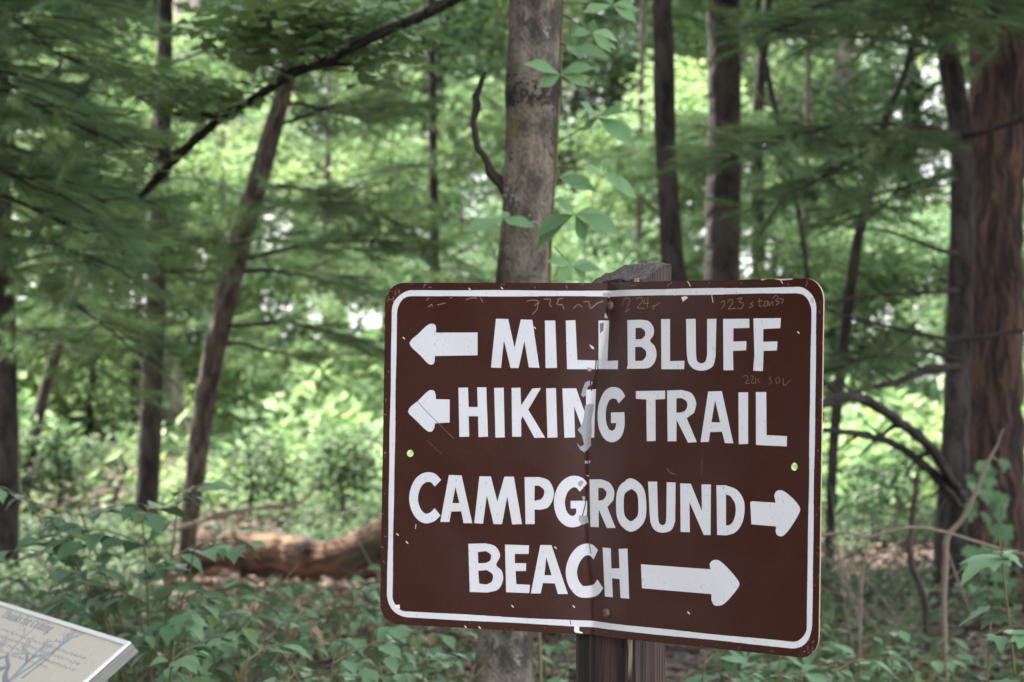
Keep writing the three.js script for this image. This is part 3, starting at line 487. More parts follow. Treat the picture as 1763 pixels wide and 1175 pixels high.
// ------------------------------------------------------------------ creeper on the slender tree: stem, leaves, leaflets
{
  const base = G(950, 8.06), t = thing('creeper', 'climbing creeper with five-part leaves on the slender grey trunk', 'vine', base);
  const stem = [[930, 1160, 8], [926, 800, 8], [946, 500, 8], [948, 420, 7], [956, 300, 7], [962, 180, 7], [966, 80, 7], [970, 0, 6], [972, -40, 5]].map(e => P(e[0], e[1], 8.06).sub(base));
  part('stem', tube([V(0, -0.05, 0), ...stem], [0.008, 0.006, 0.006, 0.005], 6, { step: 0.06, rough: 0.1 }), stemMat, t);
  const z8 = (x, y, d) => P(600 + x / 2.4, y / 2.4, d), r = rngOf(801);
  const leaves = [
    [[835, 930], [935, 885], [[850, 812], [1075, 872], [765, 948], [985, 1003], [1135, 955], [742, 1008]]],
    [[872, 400], [875, 310], [[738, 245], [1015, 252], [783, 358], [1005, 345]]],
    [[890, 60], [1008, 138], [[925, 128], [930, 190], [1088, 205], [1135, 148], [1012, 80], [1120, 190]]],
    [[868, 590], [1030, 490], [[962, 415], [965, 535], [1115, 440], [1195, 550], [1185, 585], [985, 505]]],
    [[865, 690], [868, 735], [[1020, 770], [965, 715], [985, 745]]],
    [[850, 1020], [928, 1102], [[835, 1062], [1008, 1078], [868, 1145], [988, 1148], [1040, 1110]]],
    [[730, 900], [640, 905], [[478, 948], [658, 868], [700, 918], [775, 930]]],
    [[880, 10], [1090, 20], [[1195, 80], [1190, 15], [970, 45], [1060, -40]]],
    [[868, 690], [1050, 710], [[1130, 760], [1200, 815], [990, 690], [1080, 640]]],
    [[878, 180], [900, 190], [[1080, 225], [870, 245], [960, 215]]],
  ];
  leaves.forEach(([root, c, tips], k) => {
    const d = 8.0 - 0.1 * (k % 3), cw = z8(...c, d), lf = part('leaf', tube([z8(...root, 8.06).sub(base), cw.clone().sub(base)], [0.0025, 0.002], 5, { step: 0.05 }), stemMat, t);
    tips.forEach((tp, i) => {
      const tw = z8(...tp, d - 0.06 * r() + (i % 2 ? 0.05 : -0.02)), v = tw.clone().sub(cw), m = part('leaflet', obovate[(i + k) % 3], LM.creeper, lf);
      const zx = v.clone().normalize(), up = V((r() - 0.5) * 0.4, 0.62, 0.75).normalize(), xx = up.clone().cross(zx).normalize(), yy = zx.clone().cross(xx);
      m.matrix.makeBasis(xx, yy, zx); m.quaternion.setFromRotationMatrix(m.matrix); m.position.copy(cw).sub(base); const L = v.length(); m.scale.set(L * 0.55 + 0.04, L, L);
    });
  });
}
{ // creeper at the foot of the shaggy trunk
  const base = G(1690, 16.4), t = thing('creeper', 'green creeper leaves climbing the foot of the shaggy red trunk', 'vine', base), r = rngOf(821);
  part('stem', tube([V(0, -0.05, 0), ...[[1700, 1030], [1690, 950], [1708, 860], [1700, 790]].map(e => P(e[0], e[1], 16.4).sub(base))], [0.01, 0.005], 6), stemMat, t);
  for (let k = 0; k < 46; k++) { const p = P(1668 + 75 * r(), 790 + 260 * r(), 16.3 - 0.25 * r()).sub(base); putLeaf(t, maple[k % 3], r() < 0.5 ? LM.shrubA : LM.shrubB, p, r() * 1.4 - 0.7, 0.6 + r() * 0.6, (r() - 0.5) * 0.6, 0.09 + 0.05 * r()); }
}

// ------------------------------------------------------------------ the sign
const SH = 0.61, SY = 1.4213 - SH / 2;
const pl = [V(-0.2285, 0, -4.58), V(0.1255, 0, -4.436), V(0.498, 0, -4.091)];   // plan of the folded sheet: left edge, fold, right edge
const WL = pl[0].distanceTo(pl[1]), WR = pl[1].distanceTo(pl[2]), SW = WL + WR;
const eL = pl[1].clone().sub(pl[0]).normalize(), eR = pl[2].clone().sub(pl[1]).normalize();
// pixel of the photograph -> metres on the sheet (ray against the two flat halves)
function onSign(x, y) {
  const o = camera.position, dr = ray(x, y);
  const hit = (p, e) => { const n = V(-e.z, 0, e.x), t = n.dot(p.clone().sub(o)) / n.dot(dr), h = o.clone().addScaledVector(dr, t); return [h.clone().sub(p).dot(e), h.y - SY]; };
  const [ul, v] = hit(pl[0], eL); if (ul < WL) return [ul, v];
  const [ur, v2] = hit(pl[1], eR); return [WL + ur, v2];
}
const foldU = v => { const t = v / SH, top = onSign(1040, 505)[0], midu = onSign(1007, 800)[0]; const k = sstep(0.55, 0.97, t); return mix(midu, top, k) + sstep(0.35, 0.05, t) * 0.016; };
const uA = WL - 0.06, uB = WL + 0.105;
function sheet(u, v) {                                         // point of the sheet's front face
  const y = SY + v;
  if (u <= uA) return pl[0].clone().addScaledVector(eL, u).setY(y);
  if (u >= uB) return pl[1].clone().addScaledVector(eR, u - WL).setY(y);
  const a = pl[0].clone().addScaledVector(eL, uA), b = pl[1].clone().addScaledVector(eR, uB - WL), c = foldU(v), f0 = pl[0].clone().addScaledVector(eL, c), bk = V(eL.z, 0, -eL.x), w = 0.006;   // the fold is pressed back against the post
  const line = s => { const t = s < c ? (s - uA) / (c - uA) : 1 - (s - c) / (uB - c); return (s < c ? a.clone().lerp(f0, t) : f0.clone().lerp(b, 1 - t)).addScaledVector(bk, 0.007 * t * t); }, f = line(c);
  if (Math.abs(u - c) > w) return line(u).setY(y);
  const k = (u - c + w) / (2 * w), p0 = line(c - w), p2 = line(c + w);
  return p0.multiplyScalar((1 - k) * (1 - k)).addScaledVector(f, 2 * k * (1 - k)).addScaledVector(p2, k * k).setY(y);
}
const signTex = (() => {
  const CW = 2048, CH = Math.round(2048 * SH / SW), S = CW / SW, cv = document.createElement('canvas'); cv.width = CW; cv.height = CH;
  const g = cv.getContext('2d'), r = rngOf(901), toC = (x, y) => { const [u, v] = onSign(x, y); return [u * S, CH - v * S]; };
  g.fillStyle = '#37170f'; g.fillRect(0, 0, CW, CH);
  for (let k = 0; k < 15000; k++) { const x = r() * CW, y = r() * CH, s = 1 + r() * 5, q = r(); g.fillStyle = q < 0.4 ? 'rgba(24,11,8,0.3)' : q < 0.7 ? 'rgba(122,58,46,0.2)' : q < 0.85 ? 'rgba(96,82,60,0.16)' : 'rgba(90,40,52,0.2)'; g.fillRect(x, y, s, s * (0.6 + r())); }
  for (let k = 0; k < 260; k++) { const x = r() * CW, y = r() * CH, a = r() * 3.14, l = 8 + r() * 60; g.strokeStyle = r() < 0.5 ? 'rgba(140,95,80,0.16)' : 'rgba(35,18,15,0.2)'; g.lineWidth = 0.8 + r(); g.beginPath(); g.moveTo(x, y); g.lineTo(x + Math.cos(a) * l, y + Math.sin(a) * l); g.stroke(); }
  // white border, painted by hand
  const edgePath = (ins, rad, n) => { const p = [], w = SW - 2 * ins, h = SH - 2 * ins; const seg = (x0, y0, x1, y1) => { for (let k = 0; k < n; k++) p.push([mix(x0, x1, k / n), mix(y0, y1, k / n)]); }; const arc = (cx, cy, a0) => { for (let k = 0; k < 10; k++) { const a = a0 + k / 10 * Math.PI / 2; p.push([cx + Math.cos(a) * rad, cy + Math.sin(a) * rad]); } };
    seg(ins + rad, ins, ins + w - rad, ins); arc(ins + w - rad, ins + rad, -Math.PI / 2); seg(ins + w, ins + rad, ins + w, ins + h - rad); arc(ins + w - rad, ins + h - rad, 0); seg(ins + w - rad, ins + h, ins + rad, ins + h); arc(ins + rad, ins + h - rad, Math.PI / 2); seg(ins, ins + h - rad, ins, ins + rad); arc(ins + rad, ins + rad, Math.PI); return p; };
  const WHITE = '#d0d1d6';
  { const e = edgePath(0.0185, 0.034, 26); g.strokeStyle = WHITE; g.lineCap = 'round'; for (let k = 0; k < e.length; k++) { const a = e[k], b = e[(k + 1) % e.length]; g.lineWidth = S * (0.0105 + 0.0012 * Math.sin(k * 0.7) * Math.sin(k * 0.23)); g.beginPath(); g.moveTo(a[0] * S, CH - a[1] * S); g.lineTo(b[0] * S, CH - b[1] * S); g.stroke(); } }
  const Z = { 1: [640, 440, 3.265], 2: [1030, 440, 3.263], 3: [640, 790, 3.0525], 4: [1030, 790, 3.051] };
  const zc = z => ([x, y]) => toC(Z[z][0] + x / Z[z][2], Z[z][1] + y / Z[z][2]);
  const smooth = (pts, closed, n = 6) => { const c = new THREE.CatmullRomCurve3(pts.map(p => V(p[0], p[1], 0)), closed, 'centripetal'); return c.getPoints(pts.length * n).map(p => [p.x, p.y]); };
  // '~' marks runs of points that are rounded; plain pairs are corners
  const outline = pts => { const out = []; let run = []; const flush = () => { if (run.length) out.push(...smooth(run, false)); run = []; }; for (const p of pts) { if (p.length === 3) run.push(p); else { flush(); out.push(p); } } flush(); return out; };
  const fill = (z, ...rings) => { g.fillStyle = WHITE; g.beginPath(); for (const ring of rings) { const f = zc(z); outline(ring).forEach((p, i) => { const c = f(p); i ? g.lineTo(...c) : g.moveTo(...c); }); g.closePath(); } g.fill('evenodd'); };
  const stroke = (z, pts, w, col = WHITE, cap = 'butt', sm = true) => { const f = zc(z); g.strokeStyle = col; g.lineCap = cap; g.lineJoin = 'round'; const a = f(pts[0]), b = zc(z)([pts[0][0] + 10, pts[0][1]]), k = Math.hypot(b[0] - a[0], b[1] - a[1]) / 10; g.lineWidth = w * k; g.beginPath(); (sm ? smooth(pts, false) : pts).forEach((p, i) => { const c = f(p); i ? g.lineTo(...c) : g.moveTo(...c); }); g.stroke(); };
  const R = 1;
  // first line
  fill(1, [[212, 492, R], [225, 472, R], [262, 440, R], [312, 393, R], [335, 384, R], [356, 391, R], [362, 412, R], [360, 434], [595, 433], [595, 562], [355, 566], [354, 595, R], [345, 612, R], [328, 614, R], [312, 605, R], [270, 560, R], [222, 515, R], [212, 495, R]]);
  fill(1, [[670, 631], [698, 356], [767, 357], [803, 518], [838, 360], [903, 362], [943, 633], [883, 630], [858, 484], [826, 634], [780, 633], [743, 478], [727, 633]]);
  fill(1, [[973, 366], [1032, 366], [1042, 633], [977, 634]]);
  fill(1, [[1090, 366], [1144, 364], [1154, 588], [1250, 590], [1248, 640], [1097, 640]]);
  fill(2, [[-18, 364], [34, 363], [36, 592], [105, 590], [104, 640], [-20, 638]]);
  fill(2, [[160, 363], [240, 361, R], [285, 370, R], [312, 408, R], [310, 450, R], [292, 480, R], [318, 510, R], [328, 560, R], [315, 605, R], [285, 632, R], [235, 637, R], [158, 638], [165, 615]], [[210, 408], [240, 407, R], [262, 425, R], [263, 450, R], [245, 470, R], [210, 472]], [[208, 515], [242, 514, R], [268, 538, R], [268, 568, R], [248, 592, R], [208, 593]]);
  fill(2, [[353, 358], [404, 357], [404, 594], [486, 592], [483, 640], [355, 640]]);
  fill(2, [[494, 357], [548, 356], [550, 555, R], [558, 595, R], [580, 606, R], [602, 596, R], [612, 560, R], [612, 357], [665, 356], [660, 570, R], [645, 622, R], [610, 644, R], [575, 648, R], [535, 637, R], [508, 605, R], [497, 550, R]]);
  fill(2, [[702, 357], [850, 356], [850, 408], [760, 410], [760, 484], [834, 482], [832, 534], [758, 537], [760, 645], [704, 646]]);
  fill(2, [[872, 354], [1027, 352], [1024, 409], [928, 414], [928, 485], [1008, 483], [1005, 535], [930, 537], [926, 650], [871, 648], [878, 560]]);
  // second line
  fill(1, [[203, 878, R], [215, 855, R], [262, 815, R], [308, 770, R], [330, 757, R], [350, 762, R], [360, 785, R], [360, 808], [438, 810], [438, 940], [355, 945], [352, 970, R], [338, 990, R], [318, 991, R], [298, 977, R], [250, 930, R], [210, 892, R]]);
  fill(1, [[487, 744], [541, 743], [545, 852], [596, 853], [592, 742], [644, 741], [654, 1020], [600, 1022], [597, 905], [545, 905], [548, 1020], [492, 1021]]);
  fill(1, [[688, 745], [742, 744], [748, 1024], [695, 1025]]);
  fill(1, [[786, 745], [836, 744], [840, 843], [903, 748], [952, 746], [880, 868], [975, 1025], [915, 1027], [848, 905], [840, 925], [841, 1020], [789, 1020]]);
  fill(1, [[980, 747], [1036, 746], [1044, 1024], [988, 1026]]);
  fill(1, [[1071, 748], [1147, 747], [1197, 905], [1197, 755], [1246, 752], [1243, 1025], [1195, 1027], [1135, 850], [1140, 1024], [1082, 1026]]);
  stroke(2, [[132, 812], [112, 782], [78, 772], [45, 785], [18, 840], [12, 900], [22, 965], [48, 1008], [78, 1018], [108, 1000], [122, 960], [123, 900]], 50); stroke(2, [[68, 913], [147, 911]], 46, WHITE, 'butt', false);
  fill(2, [[212, 762], [376, 760], [376, 808], [322, 810], [323, 1043], [273, 1045], [270, 810], [212, 806]]);
  fill(2, [[387, 760], [470, 756, R], [525, 775, R], [551, 830, R], [540, 885, R], [498, 915], [555, 1050], [505, 1053], [441, 925], [440, 1045], [390, 1045]], [[440, 803], [470, 803, R], [497, 822, R], [500, 850, R], [488, 873, R], [465, 883, R], [440, 884]]);
  fill(2, [[618, 765], [695, 762], [760, 1057], [712, 1055], [696, 992], [630, 993], [622, 1048], [575, 1050]], [[657, 815], [685, 938], [637, 938]]);
  fill(2, [[788, 770], [843, 769], [843, 1060], [790, 1062]]);
  fill(2, [[886, 768], [945, 768], [947, 1010], [1062, 1016], [1060, 1074], [887, 1066]]);
  // third line
  stroke(3, [[348, 130], [322, 103], [288, 98], [250, 120], [224, 175], [221, 230], [245, 290], [280, 315], [315, 308], [346, 280]], 47);
  fill(3, [[405, 86], [472, 88], [529, 340], [482, 340], [470, 278], [418, 279], [408, 334], [360, 333]], [[440, 150], [460, 234], [424, 234]]);
  fill(3, [[566, 93], [626, 94], [660, 225], [697, 95], [747, 95], [790, 345], [738, 347], [712, 200], [685, 345], [640, 345], [605, 195], [585, 343], [538, 340]]);
  fill(3, [[803, 97], [880, 97, R], [930, 115, R], [957, 170, R], [952, 215, R], [925, 258, R], [885, 270, R], [856, 268], [857, 345], [808, 345]], [[857, 143], [880, 143, R], [905, 165, R], [905, 190, R], [890, 215, R], [855, 222]]);
  stroke(3, [[1108, 152], [1085, 127], [1050, 122], [1010, 152], [986, 220], [1000, 295], [1035, 329], [1072, 328], [1096, 300], [1099, 240]], 46); stroke(3, [[1043, 243], [1123, 243]], 38, WHITE, 'butt', false);
  fill(4, [[-55, 110], [10, 109, R], [58, 128, R], [83, 175, R], [78, 220, R], [45, 255], [90, 365], [42, 366], [-3, 268], [-3, 362], [-50, 360]], [[-5, 155], [20, 155, R], [38, 175, R], [38, 195, R], [22, 217, R], [-5, 222]]);
  stroke(4, [[172, 131], [125, 165], [113, 240], [125, 320], [172, 357], [222, 320], [232, 245], [218, 165], [172, 131], [150, 140]], 42);
  fill(4, [[262, 121], [310, 121], [315, 310, R], [322, 340, R], [338, 350, R], [352, 342, R], [358, 310, R], [360, 124], [407, 126], [405, 330, R], [385, 375, R], [340, 390, R], [300, 378, R], [278, 345, R], [270, 290, R]]);
  fill(4, [[431, 130], [487, 132], [545, 275], [543, 135], [593, 136], [591, 402], [555, 402], [480, 230], [482, 387], [433, 386]]);
  fill(4, [[621, 140], [670, 140, R], [730, 165, R], [765, 220, R], [769, 285, R], [752, 350, R], [718, 390, R], [675, 404, R], [625, 402]], [[672, 188], [695, 197, R], [718, 235, R], [722, 285, R], [708, 332, R], [690, 350, R], [672, 352]]);
  fill(4, [[799, 230], [808, 224], [932, 232], [925, 195, R], [935, 173, R], [955, 166, R], [982, 175, R], [1050, 240, R], [1062, 268, R], [1050, 300, R], [992, 388, R], [965, 409, R], [942, 403, R], [932, 385, R], [935, 357], [805, 346]]);
  // fourth line
  fill(3, [[507, 448], [600, 446, R], [650, 462, R], [675, 510, R], [655, 560, R], [683, 590, R], [690, 640, R], [665, 688, R], [610, 705, R], [515, 702]], [[558, 492], [600, 487, R], [625, 505, R], [622, 535, R], [600, 549, R], [560, 550]], [[560, 590], [605, 587, R], [635, 610, R], [632, 645, R], [605, 662, R], [565, 658]]);
  fill(3, [[700, 452], [827, 456], [825, 502], [752, 502], [753, 550], [812, 550], [811, 592], [756, 592], [760, 660], [832, 664], [828, 708], [706, 703]]);
  fill(3, [[886, 454], [945, 455], [1030, 713], [978, 713], [962, 657], [900, 655], [888, 710], [836, 710]], [[918, 520], [945, 613], [908, 613]]);
  stroke(3, [[1168, 507], [1140, 482], [1108, 482], [1070, 520], [1047, 590], [1060, 658], [1095, 699], [1130, 702], [1165, 690], [1190, 660]], 47);
  fill(4, [[17, 468], [63, 472], [65, 578], [110, 577], [106, 475], [154, 473], [163, 737], [115, 733], [110, 634], [68, 630], [72, 730], [25, 727]]);
  fill(4, [[224, 555], [590, 582], [585, 555, R], [598, 538, R], [620, 532, R], [645, 542, R], [738, 645, R], [742, 665, R], [660, 765, R], [635, 774, R], [608, 770, R], [595, 745, R], [595, 713], [230, 682]]);
  // brush streaks and grime specks in the white paint
  for (let k = 0; k < 5000; k++) { const x = r() * CW, y = r() * CH; g.fillStyle = r() < 0.6 ? 'rgba(70,55,55,0.12)' : 'rgba(60,45,40,0.22)'; g.fillRect(x, y, 1 + r() * 2.5, 1 + r() * (r() < 0.3 ? 14 : 4)); }
  // paint flaked off along the fold: bare grey metal, dark cracks
  const flake = (z, pts, col) => { const f = zc(z); g.fillStyle = col; g.beginPath(); pts.forEach((p, i) => { const c = f([p[0] + (r() - 0.5) * 5, p[1] + (r() - 0.5) * 5]); i ? g.lineTo(...c) : g.moveTo(...c); }); g.closePath(); g.fill(); };
  const ME = '#94969a';
  flake(1, [[1192, 712], [1210, 705], [1226, 712], [1222, 728], [1208, 735], [1200, 760], [1197, 790], [1186, 798], [1174, 786], [1180, 750]], ME);
  flake(1, [[1192, 842], [1210, 834], [1235, 838], [1232, 880], [1226, 930], [1226, 990], [1222, 1040], [1224, 1070], [1205, 1092], [1188, 1108], [1164, 1092], [1148, 1052], [1166, 1074], [1186, 1062], [1176, 1010], [1152, 978], [1172, 960], [1184, 912]], ME);
  flake(1, [[1200, 630], [1228, 636], [1216, 652], [1204, 648]], ME); flake(1, [[1215, 500], [1230, 512], [1234, 530], [1224, 524]], '#d9d4d0');
  flake(1, [[1262, 380], [1278, 376], [1274, 420], [1264, 436]], '#6d6a6a'); flake(3, [[1078, 128], [1098, 112], [1108, 128], [1094, 148], [1086, 142]], ME); flake(3, [[1096, 198], [1112, 200], [1120, 214], [1106, 226]], ME);
  flake(3, [[1086, 300], [1126, 302], [1132, 340], [1098, 348], [1084, 322]], ME); flake(3, [[1110, 14], [1140, 14], [1136, 28], [1114, 30]], ME); flake(3, [[1112, 88], [1136, 90], [1130, 100]], ME);
  flake(3, [[1062, 880], [1086, 884], [1084, 908], [1104, 916], [1100, 924], [1066, 916], [1060, 906]], '#e6e2de'); flake(2, [[0, 210], [30, 205], [44, 212], [34, 240], [22, 232], [6, 232]], '#a8a3a0'); flake(2, [[8, 320], [24, 340], [22, 356], [8, 350]], '#a8a3a0');
  flake(2, [[468, 236], [490, 228], [508, 238], [488, 250], [478, 262]], '#d8cfc8'); flake(3, [[122, 772], [148, 768], [146, 788], [128, 786]], '#e6e2de'); flake(2, [[1190, 240], [1206, 236], [1212, 268], [1194, 266]], '#b9b4b2');
  for (const l of [[[1245, 560], [1238, 640], [1218, 700], [1222, 760]], [[1210, 1100], [1206, 1160], [1214, 1230]]]) stroke(1, l, 5, '#2a1815', 'round');
  for (const l of [[[1108, 150], [1116, 220], [1102, 300]], [[1130, 430], [1140, 500]], [[1120, 340], [1118, 420]], [[1040, 852], [1044, 872]]]) stroke(3, l, 4, '#3a2a28', 'round');
  // scratched figures
  const SC = 'rgba(168,146,134,0.62)', sc = (z, lists, w = 4) => lists.forEach(l => stroke(z, l, w, SC, 'round'));
  sc(2, [[[125, 280], [135, 250], [158, 238], [176, 252], [160, 290], [150, 318]], [[150, 318], [172, 300]], [[215, 245], [240, 235], [248, 258], [222, 292], [262, 298]], [[262, 240], [258, 268], [284, 268]], [[280, 235], [276, 292]], [[300, 290], [316, 280], [310, 305]], [[320, 285], [345, 265]]]);
  sc(2, [[[690, 265], [708, 255], [710, 275], [695, 300]], [[728, 264], [742, 246], [757, 256], [746, 282], [732, 300], [772, 297]], [[780, 245], [808, 240], [792, 262], [815, 268], [805, 298], [785, 296]], [[872, 262], [856, 272], [870, 282], [850, 296]], [[905, 240], [908, 285], [918, 282]], [[896, 258], [922, 254]], [[930, 262], [950, 256], [948, 284], [930, 284], [940, 268]], [[958, 258], [960, 282], [976, 262]], [[980, 260], [984, 282]], [[980, 240], [1000, 225], [1012, 240], [996, 256], [1018, 262], [1000, 280]], [[1020, 240], [1040, 250], [1030, 270]]]);
  sc(2, [[[815, 680], [835, 676], [842, 694], [830, 718], [850, 720]], [[856, 676], [872, 682], [862, 716], [882, 718]], [[886, 684], [884, 720]], [[905, 690], [895, 700], [910, 718]], [[975, 682], [960, 692], [975, 708], [962, 726]], [[1000, 692], [1015, 686], [1020, 712], [1002, 718], [998, 698]], [[1040, 690], [1045, 732], [1078, 702]]], 3);
  sc(1, [[[872, 258], [910, 250], [940, 262], [915, 282]], [[935, 268], [930, 300], [905, 330]], [[970, 246], [1005, 248], [1000, 275], [1012, 290]], [[1045, 246], [1075, 240]], [[1050, 252], [1042, 275], [1070, 278], [1080, 300]], [[1135, 296], [1160, 275], [1180, 290]], [[1190, 262], [1215, 258]], [[1215, 268], [1222, 296], [1250, 268], [1275, 256]], [[310, 250], [322, 240]], [[318, 290], [336, 276], [340, 286]], [[370, 278], [412, 268]], [[440, 240], [450, 236]], [[530, 248], [570, 238], [590, 240]], [[612, 240], [624, 262]]], 6);
  // scuffs along the rim
  for (let k = 0; k < 100; k++) {
    const s = r(), e = r() * 0.012; let x, y; const q = Math.floor(r() * 4);
    if (q === 0) { x = s * SW; y = e; } else if (q === 1) { x = s * SW; y = SH - e; } else if (q === 2) { x = e; y = s * SH; } else { x = SW - e * 0.6; y = s * SH; }
    g.strokeStyle = r() < 0.5 ? 'rgba(190,174,162,0.6)' : 'rgba(140,108,92,0.6)'; g.lineWidth = 1 + r() * 2.6; const a = r() * 6.28, l = 2 + r() * 12; g.beginPath(); g.moveTo(x * S, CH - y * S); g.lineTo(x * S + Math.cos(a) * l, CH - y * S + Math.sin(a) * l); g.stroke();
  }
  for (const [cx, cy] of [[0.012, SH - 0.03], [0.02, SH - 0.012], [SW - 0.014, 0.022], [SW - 0.03, 0.01]]) for (let k = 0; k < 12; k++) { g.strokeStyle = 'rgba(190,176,165,0.7)'; g.lineWidth = 1.2 + r() * 2; const x = (cx + (r() - 0.5) * 0.022) * S, y = CH - (cy + (r() - 0.5) * 0.03) * S; g.beginPath(); g.moveTo(x, y); g.lineTo(x + (r() - 0.5) * 16, y + (r() - 0.5) * 16); g.stroke(); }
  for (const l of [[[500, 140], [518, 172]], [[635, 205], [645, 262]], [[1020, 130], [1036, 156]], [[440, 195], [432, 225]]]) stroke(2, l, 5, '#cdbfb4', 'round'); stroke(2, [[920, 134], [970, 126], [1030, 134], [1090, 130]], 9, '#cdbfb4', 'round');
  for (const [z, x, y] of [[1, 180, 464], [1, 550, 188], [1, 732, 183], [1, 917, 406], [3, 185, 440], [3, 135, 398], [3, 493, 884], [3, 567, 888], [3, 740, 776], [3, 1060, 778], [2, 1125, 432], [4, 475, 810], [3, 966, 468]]) stroke(z, [[x - 4, y - 3], [x + 4, y + 5]], 6, '#d8cfc8', 'round');
  stroke(1, [[255, 820], [320, 890], [380, 950], [460, 1030]], 3, '#7a6058', 'round'); stroke(1, [[310, 1040], [390, 1115]], 3, '#6b4a40', 'round'); stroke(4, [[360, 50], [380, 75], [406, 82]], 3, '#7d655c', 'round'); stroke(4, [[545, 0], [542, 95]], 2, '#6b4a40', 'round'); stroke(3, [[232, 345], [230, 368]], 4, '#cdbfb4', 'round');
  const t = new THREE.CanvasTexture(cv); t.colorSpace = THREE.SRGBColorSpace; t.anisotropy = 8; t.needsUpdate = true; return t;
})();
const signAt = sheet(SW / 2, 0).setY(SY);
const sign = thing('trail_sign', 'bent brown metal trail sign with white letters, arrows and border on a wooden post', 'sign', signAt);
{
  const rad = 0.036, outl = [];
  const corner = (cx, cy, a0) => { for (let k = 0; k <= 8; k++) { const a = a0 + k / 8 * Math.PI / 2; outl.push([cx + Math.cos(a) * rad, cy + Math.sin(a) * rad]); } };
  corner(SW - rad, rad, -Math.PI / 2); corner(SW - rad, SH - rad, 0); corner(rad, SH - rad, Math.PI / 2); corner(rad, rad, Math.PI);
  const NV = 48, holes = [onSign(706, 781), onSign(1368, 804)].map(([u, v]) => Array.from({ length: 16 }, (_, k) => [u + Math.cos(-k / 16 * 6.2832) * 0.0066, v + Math.sin(-k / 16 * 6.2832) * 0.0066]));
  const pos = [], uv = [], idx = [], back = sheetNormal();
  function sheetNormal() { return null; }
  const nrm = (u, v) => { const a = sheet(u + 0.001, v).sub(sheet(u - 0.001, v)).normalize(); return V(-a.z, 0, a.x).multiplyScalar(-1); };   // towards the back
  const TH = 0.0028, front = [], faces = [];
  const addV = (u, v) => { front.push([u, v]); return front.length - 1; };
  const region = (ring, hs) => { const c2 = r => r.map(p => new THREE.Vector2(p[0], p[1])), tri = THREE.ShapeUtils.triangulateShape(c2(ring), hs.map(c2)), all = [ring, ...hs].flat(), ids = all.map(p => addV(...p)); tri.forEach(t => faces.push(t.map(i => ids[i]))); };
  const sideV = Array.from({ length: NV + 1 }, (_, k) => k / NV * SH);
  const lc = outl.slice(18), rc = outl.slice(0, 18);
  region([...sideV.map(v => [uA, v]), ...lc], [holes[0]]);
  region([...rc, ...sideV.map(v => [uB, v]).reverse()], [holes[1]]);
  const NU = 44, id = []; for (let i = 0; i <= NU; i++) { id.push(sideV.map(v => addV(mix(uA, uB, i / NU), v))); }
  for (let i = 0; i < NU; i++) for (let j = 0; j < NV; j++) { const a = id[i][j], b = id[i + 1][j], c = id[i + 1][j + 1], d = id[i][j + 1]; faces.push([a, b, c], [a, c, d]); }
  const mesh = (off, flip) => { const p = [], t = [], ix = []; front.forEach(([u, v]) => { const q = sheet(u, v).addScaledVector(nrm(u, v), off).sub(signAt); p.push(q.x, q.y, q.z); t.push(u / SW, v / SH); }); faces.forEach(([a, b, c]) => flip ? ix.push(a, c, b) : ix.push(a, b, c)); const g = new THREE.BufferGeometry(); g.setAttribute('position', new THREE.Float32BufferAttribute(p, 3)); g.setAttribute('uv', new THREE.Float32BufferAttribute(t, 2)); const n = []; front.forEach(([u, v]) => { const k = nrm(u, v).multiplyScalar(flip ? 1 : -1); n.push(k.x, k.y, k.z); }); g.setAttribute('normal', new THREE.Float32BufferAttribute(n, 3)); g.setIndex(ix); return g; };
  const f = part('panel', mesh(0, false), new THREE.MeshPhysicalMaterial({ map: signTex, roughness: 0.36, specularIntensity: 0.62, bumpMap: texPair(256, 192, (u, v) => { const n = fbm(u, v, 5, 4, 3, 981); return [n, n, n, n]; }).bump, bumpScale: 0.006 }), sign);
  const bare = std({ color: new THREE.Color(0.3, 0.28, 0.26), roughness: 0.55, metalness: 0.4 });
  part('back', mesh(TH, true), bare, sign).name = 'back_face';
  const rim = loop => { const p = [], ix = []; loop.forEach(([u, v]) => { const a = sheet(u, v).sub(signAt), b = a.clone().addScaledVector(nrm(u, v), TH); p.push(a.x, a.y, a.z, b.x, b.y, b.z); }); const n = loop.length; for (let i = 0; i < n; i++) { const a = 2 * i, b = 2 * ((i + 1) % n); ix.push(a, a + 1, b, b, a + 1, b + 1); } const g = new THREE.BufferGeometry(); g.setAttribute('position', new THREE.Float32BufferAttribute(p, 3)); g.setIndex(ix); const q = g.toNonIndexed(); q.computeVertexNormals(); return q; };
  const fullRing = [...rc.slice(0, 18), ...Array.from({ length: NU + 1 }, (_, i) => [mix(uB, uA, i / NU), SH]), ...lc, ...Array.from({ length: NU + 1 }, (_, i) => [mix(uA, uB, i / NU), 0])];
  part('edge', mergeGeometries([rim(fullRing), ...holes.map(rim)]), std({ color: new THREE.Color(0.34, 0.25, 0.2), roughness: 0.6, metalness: 0.2, side: THREE.DoubleSide }), sign);
  const boltMat = (() => { const t = texPair(64, 64, (u, v) => { const n = fbm(u, v, 6, 6, 4, 281); return [...mix3([0.05, 0.035, 0.03], [0.2, 0.12, 0.085], n), n]; }); return std({ map: t.map, bumpMap: t.bump, bumpScale: 0.001, roughness: 0.7, metalness: 0.5 }); })();
  for (const [x, y] of [[1043, 527], [1041, 1057]]) {
    const [u, v] = onSign(x, y), m = part('bolt', new THREE.LatheGeometry([[0, 0.006], [0.004, 0.0056], [0.0075, 0.0035], [0.0088, 0.001], [0.009, -0.001]].map(p => new THREE.Vector2(...p)), 14), boltMat, sign), n = nrm(u, v).negate();
    m.position.copy(sheet(u, v)).addScaledVector(n, 0.0006).sub(signAt); m.quaternion.setFromUnitVectors(V(0, 1, 0), n);
  }
}
